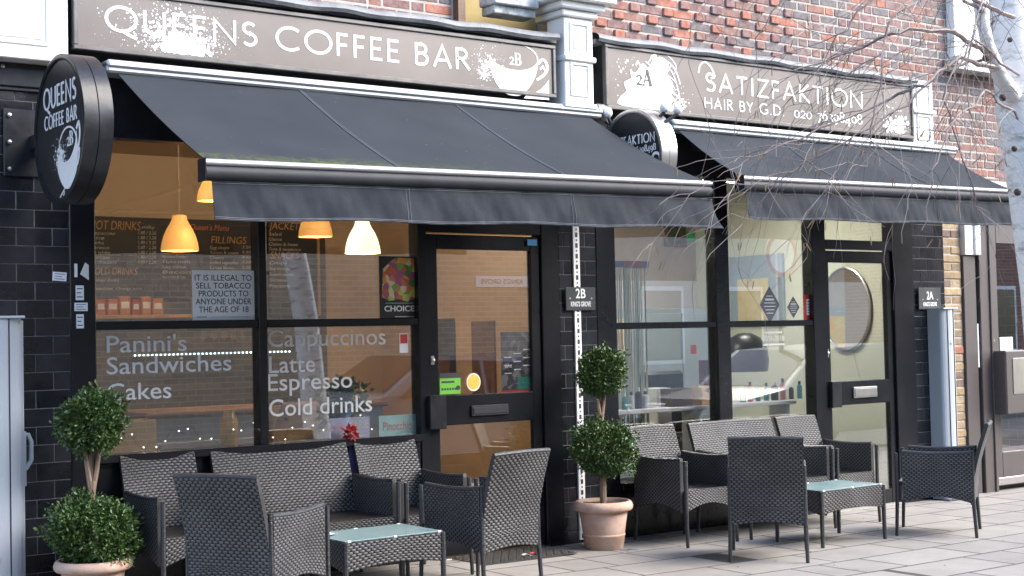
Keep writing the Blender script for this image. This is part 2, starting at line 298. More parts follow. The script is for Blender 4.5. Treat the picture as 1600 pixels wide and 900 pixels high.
M = dict(
 black=pm('black_painted_metal',(.009,.010,.013),.32,spec=.35,c2=(.022,.023,.026),vs=9,rv=.12,bump=.05,bs=30),
 frame=pm('black_shopfront_paint',(.009,.0095,.012),.22,c2=(.014,.0145,.017),vs=4,rv=.06,spec=.35),
 tile=pm('black_glazed_tile',(.011,.012,.016),.16,c2=(.021,.022,.027),vs=7,rv=.1,rnd=.35,bump=.06,bs=18),
 grout=pm('pale_tile_grout',(.16,.16,.16),.9,c2=(.09,.09,.09),vs=14),
 white=pm('white_masonry_paint',(.84,.83,.80),.6,c2=(.74,.73,.70),vs=5,bump=.12,bs=40),
 wdirt=pm('weathered_white_paint',(.72,.73,.72),.75,c2=(.16,.17,.15),vs=9,bump=.3,bs=30),
 lead=pm('weathered_lead',(.10,.105,.115),.6,c2=(.19,.195,.20),vs=13,bump=.35,bs=45,rv=.1),
 signpanel=pm('taupe_sign_panel',(.150,.128,.112),.32,c2=(.172,.149,.131),vs=2.2,rv=.05,metal=.35),
 signframe=pm('bronze_sign_frame',(.10,.095,.092),.4,metal=.5,c2=(.16,.15,.14),vs=10),
 vinyl=pm('white_vinyl',(.82,.82,.82),.45,c2=(.76,.76,.76),vs=6),
 awning=pm('slate_awning_fabric',(.034,.039,.046),.8,c2=(.019,.0235,.030),spec=.12,vs=1.3,bump=.10,bs=260),
 valance=pm('slate_valance_fabric',(.019,.024,.033),.7,spec=.15,c2=(.013,.017,.024),vs=6,bump=.2,bs=25),
 stitch=pm('pale_stitching',(.22,.23,.25),.9),
 alu=pm('anodised_aluminium',(.36,.37,.385),.5,metal=.5,c2=(.44,.45,.46),vs=5,stretch=(.3,1,1)),
 alud=pm('dark_grey_aluminium',(.022,.024,.029),.6,metal=.0,spec=.25,c2=(.036,.038,.044),vs=6),
 silver=pm('brushed_steel',(.55,.54,.52),.3,metal=.9,c2=(.42,.41,.40),vs=10,stretch=(1,1,.2)),
 glass=glassmat('window_glass'), clear=glassmat('drinking_glass',base=.12),
 slab=None,
 joint=pm('dark_paving_joint',(.035,.032,.028),.95,c2=(.065,.06,.052),vs=20),
 asphalt=pm('asphalt',(.08,.08,.082),.9,c2=(.10,.10,.10),vs=30,bump=.4,bs=150),
 kerb=pm('granite_kerb',(.30,.29,.28),.8,c2=(.22,.21,.2),vs=20),
 mortar=pm('lime_mortar',(.42,.385,.34),.95,c2=(.31,.285,.25),vs=12,bump=.2,bs=80),
 brick=brickmat('mixed_red_and_blue_brick',[(0,(.23,.10,.075)),(.16,(.185,.10,.095)),(.34,(.16,.10,.095)),(.50,(.125,.11,.115)),(.66,(.21,.11,.09)),(.78,(.33,.12,.075)),(.86,(.12,.10,.105)),(.94,(.175,.12,.115))]),
 header=brickmat('projecting_header_brick',[(0,(.24,.10,.08)),(.25,(.19,.095,.09)),(.5,(.31,.115,.075)),(.68,(.16,.095,.095)),(.85,(.22,.115,.095))]),
 bricks=brickmat('mixed_brick_far',[(0,(.23,.10,.075)),(.16,(.185,.10,.095)),(.34,(.16,.10,.095)),(.50,(.125,.11,.115)),(.66,(.21,.11,.09)),(.78,(.33,.12,.075)),(.86,(.12,.10,.105)),(.94,(.175,.12,.115))],island=True),
 stock=brickmat('yellow_stock_brick',[(0,(.29,.21,.11)),(.3,(.21,.15,.085)),(.5,(.34,.26,.15)),(.68,(.14,.095,.065)),(.84,(.26,.18,.10)),(.96,(.32,.10,.06))]),
 ochre=pm('ochre_render',(.36,.27,.11),.85,c2=(.28,.21,.08),vs=6),
 brown=pm('brown_gloss_paint',(.085,.073,.071),.4,c2=(.07,.061,.06),vs=5,rv=.08),
 screen=pm('blue_grey_powder_coat',(.40,.44,.49),.42,c2=(.34,.38,.43),vs=5,stretch=(1,1,.12),bump=.05),
 terracotta=pm('terracotta',(.43,.25,.175),.85,c2=(.56,.42,.34),vs=9,bump=.1,bs=50),
 soil=pm('bark_mulch',(.05,.03,.02),.95,c2=(.10,.06,.035),vs=60,bump=.8,bs=90),
 bark=pm('brown_stem_bark',(.17,.115,.08),.85,c2=(.27,.19,.14),vs=25,bump=.5,bs=60,stretch=(1,1,.3)),
 leaf=pm('box_leaf',(.028,.066,.014),.38,c2=(.070,.125,.028),vs=30,detail=2),
 wick=wicker('grey_brown_rattan',(.108,.104,.104),gap=(.007,.007,.0075)),
 wickd=wicker('dark_rattan_seat',(.030,.029,.030),per=.024,rh=.011,bd=.003),
 leg=pm('rattan_wrapped_leg',(.036,.037,.041),.45,c2=(.015,.015,.017),vs=70,bump=.5,bs=160,stretch=(.2,.2,1)),
 frost=pm('frosted_green_glass_top',(.17,.25,.25),.24,c2=(.20,.29,.29),vs=6),
 orange=pm('warm_tan_paint',(.50,.385,.255),.8,c2=(.46,.35,.23),vs=2),
 splash=pm('dark_brown_panelling',(.045,.038,.033),.5,c2=(.07,.058,.048),vs=4,stretch=(6,6,.4)),
 taupe=pm('taupe_paint',(.36,.28,.23),.8,c2=(.33,.26,.21),vs=2), lilac=pm('pale_lilac_paint',(.60,.58,.62),.8,c2=(.55,.53,.57),vs=2),
 salon=pm('pale_lime_paint',(.70,.70,.55),.8,c2=(.66,.66,.51),vs=2),
 hall=flatbrick('brown_hall_tile',(.24,.13,.055),(.19,.10,.045),(.30,.22,.14),.2,.1),
 offwhite=pm('offwhite_paint',(.62,.62,.60),.7,c2=(.55,.55,.53),vs=3),
 board=pm('blackboard',(.012,.011,.010),.6,c2=(.022,.02,.018),vs=5),
 wood=pm('pine_wood',(.45,.27,.11),.6,c2=(.34,.19,.07),vs=8,stretch=(1,1,8)),
 dwood=pm('dark_wood',(.16,.085,.05),.55,c2=(.10,.055,.03),vs=9,stretch=(1,1,6)),
 counter=pm('blue_grey_counter',(.36,.43,.50),.5,c2=(.31,.37,.43),vs=3),
 floorm=pm('grey_vinyl_floor',(.20,.18,.16),.5,c2=(.15,.14,.12),vs=6),
 paper=pm('white_paper',(.78,.80,.82),.7,c2=(.72,.74,.77),vs=5),
 ink=pm('black_ink',(.03,.03,.035),.6), chalk=pm('white_chalk',(.70,.67,.60),.9,c2=(.22,.21,.19),vs=45), ochalk=pm('orange_chalk',(.62,.36,.13),.9,c2=(.28,.16,.06),vs=45), rchalk=pm('red_orange_script',(.62,.20,.07),.8),
 frostvinyl=pm('etched_vinyl',(.62,.625,.62),.7,c2=(.54,.545,.54),vs=10),
 birch=None, scar=pm('dark_bark_scar',(.05,.042,.038),.9,c2=(.12,.09,.07),vs=40,bump=.8,bs=60), twig=pm('birch_twig',(.14,.105,.098),.65,c2=(.32,.265,.25),vs=9), catkin=pm('birch_catkin',(.30,.21,.12),.8),
 red=pm('red_plastic',(.55,.04,.03),.4), green=pm('green_card',(.16,.52,.05),.5), blue=pm('blue_sticker',(.05,.25,.50),.4), yellow=pm('yellow_card',(.80,.55,.08),.5),
 rubber=pm('black_rubber_mat',(.035,.033,.031),.8,c2=(.06,.056,.05),vs=40,bump=.9,bs=120),
 numplate=pm('charcoal_plate',(.035,.04,.042),.3,c2=(.055,.06,.062),vs=8),
)

M['slab']=slabmat()
# ------------------------------------------------------------------ lettering
def arc(cx,cy,rx,ry,a0,a1,n=14):
    return [(cx+rx*math.cos(rad(a0+(a1-a0)*i/n)),cy+ry*math.sin(rad(a0+(a1-a0)*i/n))) for i in range(n+1)]
GL = {   # humanist capitals drawn as strokes, cap height 1: (advance, strokes)
 'Q':(1.02,[arc(.5,.5,.46,.46,90,450,28),[(.52,.06),(.72,-.08),(.98,-.20)]]),
 'U':(.76,[[(.05,.96),(.05,.36)]+arc(.36,.36,.31,.32,180,360)+[(.67,.96)]]),
 'E':(.50,[[(.44,.94),(.06,.94),(.06,.06),(.46,.06)],[(.06,.51),(.41,.51)]]),
 'N':(.82,[[(.06,.02),(.06,.94),(.74,.06),(.74,.98)]]),
 'S':(.54,[arc(.27,.73,.20,.21,35,270)[:]+arc(.27,.29,.22,.23,90,-145)]),
 'C':(.86,[arc(.50,.5,.46,.46,48,312,24)]),
 'O':(1.0,[arc(.5,.5,.46,.46,0,360,28)]),
 'F':(.47,[[(.42,.94),(.06,.94),(.06,.02)],[(.06,.50),(.39,.50)]]),
 'B':(.58,[[(.06,.06),(.06,.94),(.26,.94)]+arc(.26,.74,.20,.20,90,-90)+[(.06,.54)],[(.24,.54)]+arc(.28,.30,.23,.24,90,-90)+[(.06,.06)]]),
 'A':(.80,[[(.05,.02),(.40,.98),(.75,.02)],[(.17,.34),(.63,.34)]]),
 'R':(.62,[[(.06,.02),(.06,.94),(.26,.94)]+arc(.26,.73,.21,.21,90,-90)+[(.06,.52)],[(.26,.50),(.60,.03)]]),
 'T':(.64,[[(.02,.94),(.62,.94)],[(.32,.94),(.32,.02)]]), 'I':(.20,[[(.10,.98),(.10,.02)]]),
 'Z':(.68,[[(.05,.94),(.62,.94),(.06,.06),(.64,.06)]]),
 'K':(.64,[[(.06,.98),(.06,.02)],[(.56,.98),(.10,.52),(.62,.02)]]),
 'H':(.78,[[(.06,.98),(.06,.02)],[(.70,.98),(.70,.02)],[(.06,.52),(.70,.52)]]),
 'Y':(.66,[[(.03,.98),(.33,.50),(.63,.98)],[(.33,.50),(.33,.02)]]),
 'G':(.90,[arc(.50,.5,.46,.46,48,320,24)+[(.84,.44),(.58,.44)]]),
 'D':(.82,[[(.06,.06),(.06,.94),(.28,.94)]+arc(.30,.5,.44,.44,90,-90)+[(.06,.06)]]),
 '.':(.24,[[(.08,.05),(.16,.05)]]), ' ':(.36,[]),
 # old style figures with contrast
 '0':(.60,[arc(.28,.33,.24,.32,0,360,20)]), '2':(.56,[arc(.25,.45,.20,.21,165,-30)+[(.06,.03),(.50,.03)]]),
 '7':(.54,[[(.05,.62),(.50,.62),(.18,-.32)]]), '6':(.58,[arc(.28,.28,.23,.27,0,360,20),arc(.52,.28,.47,.66,180,112,8)]),
 '3':(.52,[arc(.23,.46,.18,.18,150,-90)+arc(.22,-.02,.24,.28,90,-140)]), '9':(.58,[arc(.27,.36,.22,.27,0,360,20),arc(.02,.36,.47,.66,0,-68,8)]),
 '8':(.58,[arc(.28,.70,.19,.22,0,360,18),arc(.28,.25,.23,.24,0,360,18)]), '4':(.62,[[(.40,-.30),(.40,.66),(.03,.02),(.58,.02)]]),
}
LN = [0]
def stroke(mb, pts, wx, wy, fmap, th=.0016):
    P=[Vector(p) for p in pts]; closed=(P[0]-P[-1]).length<1e-4
    Lf=[];Rt=[]
    for i,p in enumerate(P):
        a=P[i-1] if i>0 else (P[-2] if closed else None); b=P[i+1] if i<len(P)-1 else (P[1] if closed else None)
        d1=(p-a).normalized() if a is not None else (b-p).normalized(); d2=(b-p).normalized() if b is not None else d1
        n1=Vector((-d1.y,d1.x)); n2=Vector((-d2.y,d2.x)); n=n1+n2
        if n.length<1e-3: n=n1
        n.normalize(); k=min(1/max(.35,n.dot(n1)),1.9)
        o=Vector((n.x*wx*k/2,n.y*wy*k/2)); Lf.append(p+o); Rt.append(p-o)
    LN[0]=(LN[0]+1)%9; d=th+LN[0]*.00012
    base=len(mb.v); m=len(P)
    for q in Lf: mb.v.append(tuple(fmap(q.x,q.y,d)))
    for q in Rt: mb.v.append(tuple(fmap(q.x,q.y,d)))
    for q in Lf: mb.v.append(tuple(fmap(q.x,q.y,0)))
    for q in Rt: mb.v.append(tuple(fmap(q.x,q.y,0)))
    for i in range(m-1):
        mb.face([base+m+i,base+m+i+1,base+i+1,base+i])
        mb.face([base+i,base+i+1,base+2*m+i+1,base+2*m+i]); mb.face([base+m+i+1,base+m+i,base+3*m+i,base+3*m+i+1])
    mb.face([base,base+m,base+3*m,base+2*m]) if not closed else None
    mb.face([base+m-1,base+3*m-1,base+4*m-1,base+2*m-1]) if not closed else None
def letters(mb, text, x, z, h, fmap, wx=.13, wy=.12, width=None, track=.16):
    tot=sum(GL[c][0]+track for c in text)-track
    kx = (width/(tot*h)) if width else 1.0
    cx=0
    for c in text:
        adv,st=GL[c]
        for s in st: stroke(mb,[(x+(cx+a)*h*kx, z+b*h) for a,b in s], wx*h, wy*h, fmap)
        cx+=adv+track
    return x+(cx-track)*h*kx
def shape(mb, poly, fmap, th=.0015):
    LN[0]=(LN[0]+1)%9; d=th+LN[0]*.00011
    mb.prism(poly, lambda a,b: fmap(a,b,d), lambda a,b: fmap(a,b,0))
def smoothpoly(P,n=4):
    out=[]; N_=len(P)
    for i in range(N_):
        p0,p1,p2,p3=[Vector(P[(i+k-1)%N_]) for k in range(4)]
        for j in range(n):
            t=j/n; q=.5*((2*p1)+(p2-p0)*t+(2*p0-5*p1+4*p2-p3)*t*t+(3*p1-p0-3*p2+p3)*t**3); out.append((q.x,q.y))
    return out
def smoothline(P,n=5):
    out=[]; m=len(P)
    for i in range(m-1):
        p0,p1,p2,p3=[Vector(P[min(max(i+k-1,0),m-1)]) for k in range(4)]
        for j in range(n):
            t=j/n; q=.5*((2*p1)+(p2-p0)*t+(2*p0-5*p1+4*p2-p3)*t*t+(3*p1-p0-3*p2+p3)*t**3); out.append((q.x,q.y))
    return out+[tuple(P[-1])]
def splat(mb, cx, cz, sx, sz, n, r0, r1, fmap, bounds, rng, pw=1.0):
    for i in range(n):
        a=rng.gauss(0,1); b=rng.gauss(0,1); x=cx+a*sx; z=cz+b*sz
        r=r0+(r1-r0)*rng.random()**4*math.exp(-(a*a+b*b)*.25*pw)
        if not(bounds[0]+r<x<bounds[1]-r and bounds[2]+r<z<bounds[3]-r): continue
        k=5 if r<.006 else 9; d=.0008+rng.random()*.0012
        base=len(mb.v); ph=rng.random()*6
        for q in range(k):
            an=ph+2*math.pi*q/k; rr=r*(.8+.4*rng.random()); mb.v.append(tuple(fmap(x+math.cos(an)*rr, z+math.sin(an)*rr, d)))
        mb.face([base+q for q in range(k)])
def cup(mb, ox, oz, s, fmap, tri='2B'):
    # coffee cup emblem about 2 wide x 1 tall in emblem units
    f=lambda a,b:(ox+a*s, oz+b*s)
    bowl=[f(*p) for p in arc(0,.62,.78,.36,180,360,20)]+[f(*p) for p in smoothline([(.79,.56),(.76,.36),(.66,.10),(.46,-.18),(.22,-.38),(-.02,-.42),(-.30,-.38),(-.58,-.16),(-.74,.16),(-.80,.44),(-.79,.58)])]
    shape(mb,bowl,fmap)
    stroke(mb,[f(*p) for p in arc(0,.62,.78,.36,-6,120,20)],.035*s,.03*s,fmap)
    stroke(mb,[f(*p) for p in smoothline([(.80,.50),(.92,.62),(1.05,.58),(1.10,.40),(.98,.22),(.74,.06)])],.09*s,.06*s,fmap)
    stroke(mb,[f(*p) for p in [(.86,.36),(.96,.44),(1.02,.34)]],.05*s,.05*s,fmap)
    sau=[f(*p) for p in smoothline([(.40,-.34),(.62,-.30),(.86,-.18),(1.04,-.02),(1.14,.10)])+[(1.14,-.44),(.30,-.46)]]
    shape(mb,sau,fmap)
def serif2(mb, t, x, z, h, fmap):
    kx=x
    for c in t:
        if c=='2':
            stroke(mb,[(kx+a*h,z+b*h) for a,b in arc(.22,.44,.17,.17,170,-20)],.15*h,.06*h,fmap); stroke(mb,[(kx+a*h,z+b*h) for a,b in [(.38,.38),(.06,.05)]],.07*h,.07*h,fmap); stroke(mb,[(kx+a*h,z+b*h) for a,b in [(.04,.05),(.46,.05)]],.1*h,.12*h,fmap); kx+=.52*h
        if c=='B':
            stroke(mb,[(kx+a*h,z+b*h) for a,b in [(.14,0),(.14,1)]],.19*h,.1*h,fmap)
            stroke(mb,[(kx+a*h,z+b*h) for a,b in [(.0,.97),(.32,.97)]+arc(.34,.75,.20,.22,90,-90)+[(.14,.53)]],.17*h,.06*h,fmap)
            stroke(mb,[(kx+a*h,z+b*h) for a,b in [(.14,.53),(.34,.53)]+arc(.36,.28,.24,.25,90,-90)+[(.0,.03)]],.19*h,.06*h,fmap); kx+=.72*h
        if c=='A':
            stroke(mb,[(kx+a*h,z+b*h) for a,b in [(.06,.0),(.36,1)]],.06*h,.06*h,fmap); stroke(mb,[(kx+a*h,z+b*h) for a,b in [(.36,1),(.66,0)]],.19*h,.1*h,fmap)
            stroke(mb,[(kx+a*h,z+b*h) for a,b in [(.17,.34),(.54,.34)]],.06*h,.06*h,fmap)
            for q in ((-.04,.16),(.52,.80)): stroke(mb,[(kx+q[0]*h,z+.03*h),(kx+q[1]*h,z+.03*h)],.05*h,.05*h,fmap)
            kx+=.8*h
_tc = {}
def text_mesh(txt, size=1.0, shear=0.0, bold=0.0, align='LEFT'):
    cu=bpy.data.curves.new('t','FONT'); cu.body=txt; cu.size=size; cu.shear=shear; cu.offset=bold; cu.extrude=.0006/1; cu.align_x=align; cu.resolution_u=3
    o=bpy.data.objects.new('t',cu); COL.objects.link(o)
    bpy.context.view_layer.update()
    dg=bpy.context.evaluated_depsgraph_get(); me=bpy.data.meshes.new_from_object(o.evaluated_get(dg))
    bpy.data.objects.remove(o); bpy.data.curves.remove(cu)
    return me
def text_fit(name, txt, mt, parent, x0, x1, z0, capz, Y, mirror=False, shear=0, bold=0, axis='y'):
    # text whose ink spans x0..x1 with baseline z0 and first-letter cap height capz, on the plane y=Y facing -y
    me=text_mesh(txt,1.0,shear,bold); cap=text_mesh('H',1.0)
    ch=max(v.co.y for v in cap.vertices); xs=[v.co.x for v in me.vertices]; a,b=min(xs),max(xs)
    bpy.data.meshes.remove(cap)
    off=Vector(OFF.get(parent.name,(0,0,0))) if parent else Vector()
    for v in me.vertices:
        u=(v.co.x-a)/(b-a); 
        if mirror: u=1-u
        z=z0+v.co.y/ch*capz
        if axis=='y': p=Vector((x0+(x1-x0)*u, Y-v.co.z, z))
        elif axis=='-y': p=Vector((x1-(x1-x0)*u, Y+v.co.z, z))
        elif axis=='-x': p=Vector((Y-v.co.z, x1+(x0-x1)*u, z))     # faces -x: reads towards -y
        v.co=p-off
    me.name=name; return link(name,me,mt,parent)
# ------------------------------------------------------------------ ground
mb=MB()
mb.quad((-60,-4.2,-.16),(80,-4.2,-.16),(80,-60,-.16),(-60,-60,-.16)); struct(mb.build('road',M['asphalt']))
mb=MB(); mb.quad((-60,60,-.22),(80,60,-.22),(80,-60,-.22),(-60,-60,-.22)); struct(mb.build('ground',M['asphalt']))
PAVE=thing('pavement',(0,0,0),None,None); struct(PAVE)
mb=MB()
xs=[-60,-8,-2,2,4.5,7,9.5,12,16,80]
for i in range(len(xs)-1):
    a,b=xs[i],xs[i+1]; A,B=gz(max(-4,min(a,16))),gz(max(-4,min(b,16)))
    mb.quad((a,.6,A-.0002),(a,-4.0,A-.0002),(b,-4.0,B-.0002),(b,.6,B-.0002))
mb.build('paving_bed',M['joint'],PAVE)
rng=random.Random(11)
ROW=.402; Y0=.21
known={ -1:[6.68,7.17],0:[6.02,6.93],1:[5.66,6.02,7.14],2:[5.88,6.63,7.72,8.52],3:[7.17,7.94,8.33],4:[6.98,7.37,8.12],5:[7.16,8.32]}
slabcache={}; nslab=0
def slab_mesh(L,W):
    k=(round(L,2),round(W,2))
    if k not in slabcache:
        b=MB().bbox(-k[0]/2,k[0]/2,-k[1]/2,k[1]/2,-.05,0,.001); slabcache[k]=b.mesh('slab'); slabcache[k].materials.append(M['slab'])
    return slabcache[k]
rest=MB()
for r in range(0,10):
    y1=Y0-ROW*r; y0=y1-ROW; yc=(y0+y1)/2
    x=-3.0+rng.random()*.5
    while x<16:
        L=rng.choice([.39,.58,.58,.75,.75]); 
        for kx in known.get(r-1,[]):
            if x+.25<kx<x+L+.22: L=kx-x; break
        xc=x+L/2; z=gz(xc)+rng.uniform(.0004,.0014)
        w=L-.015
        if 2.2<x<12.5 and nslab<300 and yc>-3.2:
            o=place('slab',slab_mesh(w,ROW-.024),PAVE,(xc,yc,z),(0,math.atan(.012 if xc<7 else .005),0)); nslab+=1
        else:
            rest.box(xc-w/2,xc+w/2,y0+.012,y1-.012,z-.05,z+.001)
        x+=L
o=rest.build('slabs_beyond',M['slab'],PAVE); o['kind']='stuff'
mb=MB()
for i in range(24): 
    a=-6+i*.92; mb.bbox(a,a+.91,-4.15,-3.85,-.2,gz(max(-4,min(a,16)))+.0,.015)
mb.build('kerb',M['kerb'],PAVE)
# opposite pavement
mb=MB(); mb.box(-60,80,-9.3,-7.6,-.21,-.03); o=struct(mb.build('opposite_pavement',M['slab']))

# ------------------------------------------------------------------ upper brick building
BLD=thing('brick_building',(2,0.1,0),'mixed red and blue-grey brick upper storey above the two shop signs','building')
mb=MB(); mb.box(6.45,16.0,.1035,.45,2.741,7.5); mb.box(-3,5.60,.1035,.45,2.9,7.5)
mb.build('wall',M['mortar'],BLD)
mb=MB(); mb.box(-3,16,.46,6.0,3.05,7.4); mb.build('wall_core',M['mortar'],BLD)
# ochre recess between the two brick walls
mb=MB(); mb.box(5.62,6.44,.30,.455,3.0,7.5); mb.build('rendered_recess',M['ochre'],BLD)
mb=MB(); mb.box(5.565,5.625,.04,.46,3.0,7.5); mb.build('recess_edge_trim',M['dwood'],BLD)
def bmesh_brick(L,H,Dp,b=.006):
    me=MB().bbox(-L/2,L/2,0,Dp,-H/2,H/2,b).mesh('brick'); return me
me_s=bmesh_brick(.215,.065,.06); me_s.materials.append(M['brick'])
me_h=bmesh_brick(.1025,.065,.06); me_h.materials.append(M['brick'])
me_p=bmesh_brick(.1025,.065,.09); me_p.materials.append(M['header'])
far=MB(); nb=0
rng=random.Random(5)
for c in range(-7,60):
    z=3.30+c*.075
    x=6.5+(.1625 if c%2 else 0)-.05
    k=0
    while x<15.8:
        L=.215 if k%2==0 else .1025
        xc=x+L/2; proj=(k%2==1 and xc<9.05 and z>3.35)
        if xc-L/2>6.46:
            yf=.10+rng.uniform(-.003,.002)-(.017 if proj else 0)
            vis = (6.5<xc<11.9 and 3.55<z<3.62+.115*(xc-3.2)) or (10.55<xc<11.7 and z<3.56)
            if vis and nb<400:
                place('brick',me_s if L>.2 else (me_p if proj else me_h),BLD,(xc,yf,z),(0,rng.uniform(-.006,.006),0)); nb+=1
            else:
                far.box(xc-L/2,xc+L/2,yf,yf+.05,z-.0325,z+.0325)
        x+=L+.0103; k+=1
    x=5.55; k=c%2
    while x>-2.9:
        L=.215 if k%2==0 else .1025; xc=x-L/2
        if z>3.55 and 4.2<xc and z<4.0: place('brick',me_s if L>.2 else me_h,BLD,(xc,.10+rng.uniform(-.003,.002),z)); nb+=1
        else: far.box(xc-L/2,xc+L/2,.10,.15,z-.0325,z+.0325)
        x-=L+.0103; k+=1
o=far.build('brickwork_beyond',M['bricks'],BLD); o['kind']='stuff'
print('bricks',nb,'slabs',nslab)
# white upper window behind the birch
w0,w1=fy(1487,60,.05).x,fy(1487,60,.05).x+1.3
zb=fy(1500,92,.05).z
WN=thing('sash_window',(w0,.05,zb),'white sash window in the brick upper wall behind the birch','window')
mb=MB(); mb.box(w0,w0+.12,.02,.115,zb,zb+1.7); mb.box(w1-.12,w1,.02,.115,zb,zb+1.7); mb.box(w0+.12,w1-.12,.025,.115,zb+1.58,zb+1.7); mb.box(w0+.12,w1-.12,.025,.115,zb,zb+.1); mb.build('window_frame',M['white'],WN)
mb=MB(); mb.box(w0+.12,w1-.12,.04,.095,zb+.82,zb+.88); mb.build('meeting_rail',M['white'],WN)
mb=MB(); mb.box(w0+.12,w1-.12,.07,.078,zb+.1,zb+.82); mb.box(w0+.12,w1-.12,.06,.068,zb+.88,zb+1.58); mb.build('pane',M['glass'],WN)
mb=MB(); mb.box(w0-.06,w1+.06,-.06,.115,zb-.12,zb-.002); mb.build('sill',M['wdirt'],WN)
# lead cappings over the fascia
def capping(x0,x1,z,label):
    mb=MB(); n=40
    def fn(u,v):
        a=rad(-30+v*210); return (x0+(x1-x0)*u, -.10-.105*math.cos(a)+.008*math.sin(u*60), z+.05*math.sin(a)+.006*math.sin(u*37+2))
    mb.grid(fn,n,8); mb.box(x0,x1,-.16,.10,z-.03,z+.0)
    tag(mb.build('lead_capping',M['lead']),label,'lead capping','lead cappings over the signs')
capping(2.80,6.26,3.585,'weathered lead capping roll above the coffee bar sign')
capping(6.62,10.2,3.625,'weathered lead capping strip above the hair salon sign')
# timber backing behind signs
mb=MB(); mb.box(1.0,10.55,-.0,.098,2.745,3.58); 
tag(mb.build('fascia_backing',M['black']),'black painted board backing behind both shop signs','fascia board')

# ------------------------------------------------------------------ pilasters
def pilaster(name,x0,x1,zb,zt,label,yf=-.15,cap=True):
    P=thing(name,((x0+x1)/2,0,zb),label,'pilaster','white shopfront pilasters')
    mb=MB(); mb.bbox(x0,x1,yf,-.001,zb,zt,.006); mb.build('shaft',M['white'],P)
    w=x1-x0; h=(zt-zb)
    def panel(za,zc):
        m=w*.17; mb=MB()
        t=.016
        mb.bbox(x0+m,x1-m,yf-.012,yf-.0005,za,za+t,.003); mb.bbox(x0+m,x1-m,yf-.012,yf-.0005,zc-t,zc,.003)
        mb.bbox(x0+m,x0+m+t,yf-.0115,yf-.0005,za+t,zc-t,.003); mb.bbox(x1-m-t,x1-m,yf-.0115,yf-.0005,za+t,zc-t,.003)
        mb.bbox(x0+m+.035,x1-m-.035,yf-.008,yf-.0005,za+.035,zc-.035,.005)
        mb.build('moulded_panel',M['white'],P)
    if h>.3:
        panel(zb+.05,zb+h*.47); panel(zb+h*.58,zb+h*.94)
        mb=MB(); mb.bbox(x0-.012,x1+.012,yf-.025,-.002,zb+h*.49,zb+h*.55,.006); mb.build('band',M['white'],P)
    mb=MB(); mb.bbox(x0-.015,x1+.015,yf-.02,-.002,zb-.035,zb-.001,.006); mb.build('foot_moulding',M['white'],P)
    if cap:
        for i,(e,za,zc,mt) in enumerate(((.03,zt+.001,zt+.05,'white'),(.07,zt+.051,zt+.10,'white'),(.13,zt+.101,zt+.17,'white'),(.16,zt+.171,zt+.20,'wdirt'))):
            mb=MB(); mb.bbox(x0-e,x1+e,yf-e,.098,za,zc,.008); mb.build('cornice',M[mt],P)
    return P
pilaster('pilaster',2.13,2.775,3.115,3.95,'white panelled pilaster at the far left above the black tiles')
P2=pilaster('pilaster',6.30,6.56,3.135,3.745,'white pilaster with cornice between the two shop signs',yf=-.2)
mb=MB(); mb.bbox(5.78,6.16,-.10,.098,3.80,3.86,.006); mb.bbox(5.80,6.16,-.06,.098,3.74,3.799,.006); mb.build('cornice_return',M['wdirt'],P2)
pilaster('pilaster',10.22,10.50,3.08,3.66,'white pilaster at the right end of the hair salon sign',yf=-.12,cap=False)

# ------------------------------------------------------------------ tiled piers
TW,TH=.2,.1015
def pier(x0,x1,z0,z1,label,phase,yf=0.0,pw=None):
    P=thing('tiled_pier',((x0+x1)/2,0,z0),label,'tiled pier','black tiled piers')
    mb=MB(); mb.box(x0,x1,yf-.0018,.30,z0-.1,z1); mb.build('pier_core',M['grout'],P)
    cache={}
    c=0; z=z0
    while z<z1-.01:
        h=min(TH,z1-z); x=x0-(phase[c%2])
        while x<x1-.004:
            a=max(x,x0); b=min(x+TW+.002,x1)
            if b-a>.012:
                k=(round(b-a-.0042,3),round(h-.0042,3))
                if k not in cache:
                    me=MB().bbox(-k[0]/2,k[0]/2,-.0045,.006,-k[1]/2,k[1]/2,.0018).mesh('tile'); me.materials.append(M['tile']); cache[k]=me
                place('tile',cache[k],P,((a+b)/2,yf+random.uniform(-.0007,.0007),z+h/2),(random.uniform(-.006,.006),0,random.uniform(-.006,.006)))
            x+=TW+.002
        z+=TH; c+=1
    return P
pier(1.80,2.817,.03,2.94,'tall black tiled pier at the far left with paper stickers',(.09,.19))
pier(6.358,6.700,.0,2.74,'narrow black tiled pier between the shops behind the white slotted strip',(.06,.16))
pier(10.295,10.735,-.03,2.74,'black tiled pier beside the yellow brick strip on the right',(.0,.10))
mb=MB(); mb.bbox(1.8,2.80,-.045,-.001,2.945,3.075,.006); mb.bbox(1.8,2.80,-.03,-.001,2.925,2.9445,.003)
B=mb.build('black_band_board',M['black']); tag(B,'black painted band board between left tiles and white pilaster','band board')
mb=MB()
for x in (2.44,2.69): mb.lathe([(.012,-.008),(.009,-.014),(.0,-.016)],(x,-.045,3.05),10,'y')
mb.build('bolt',M['silver'],B)
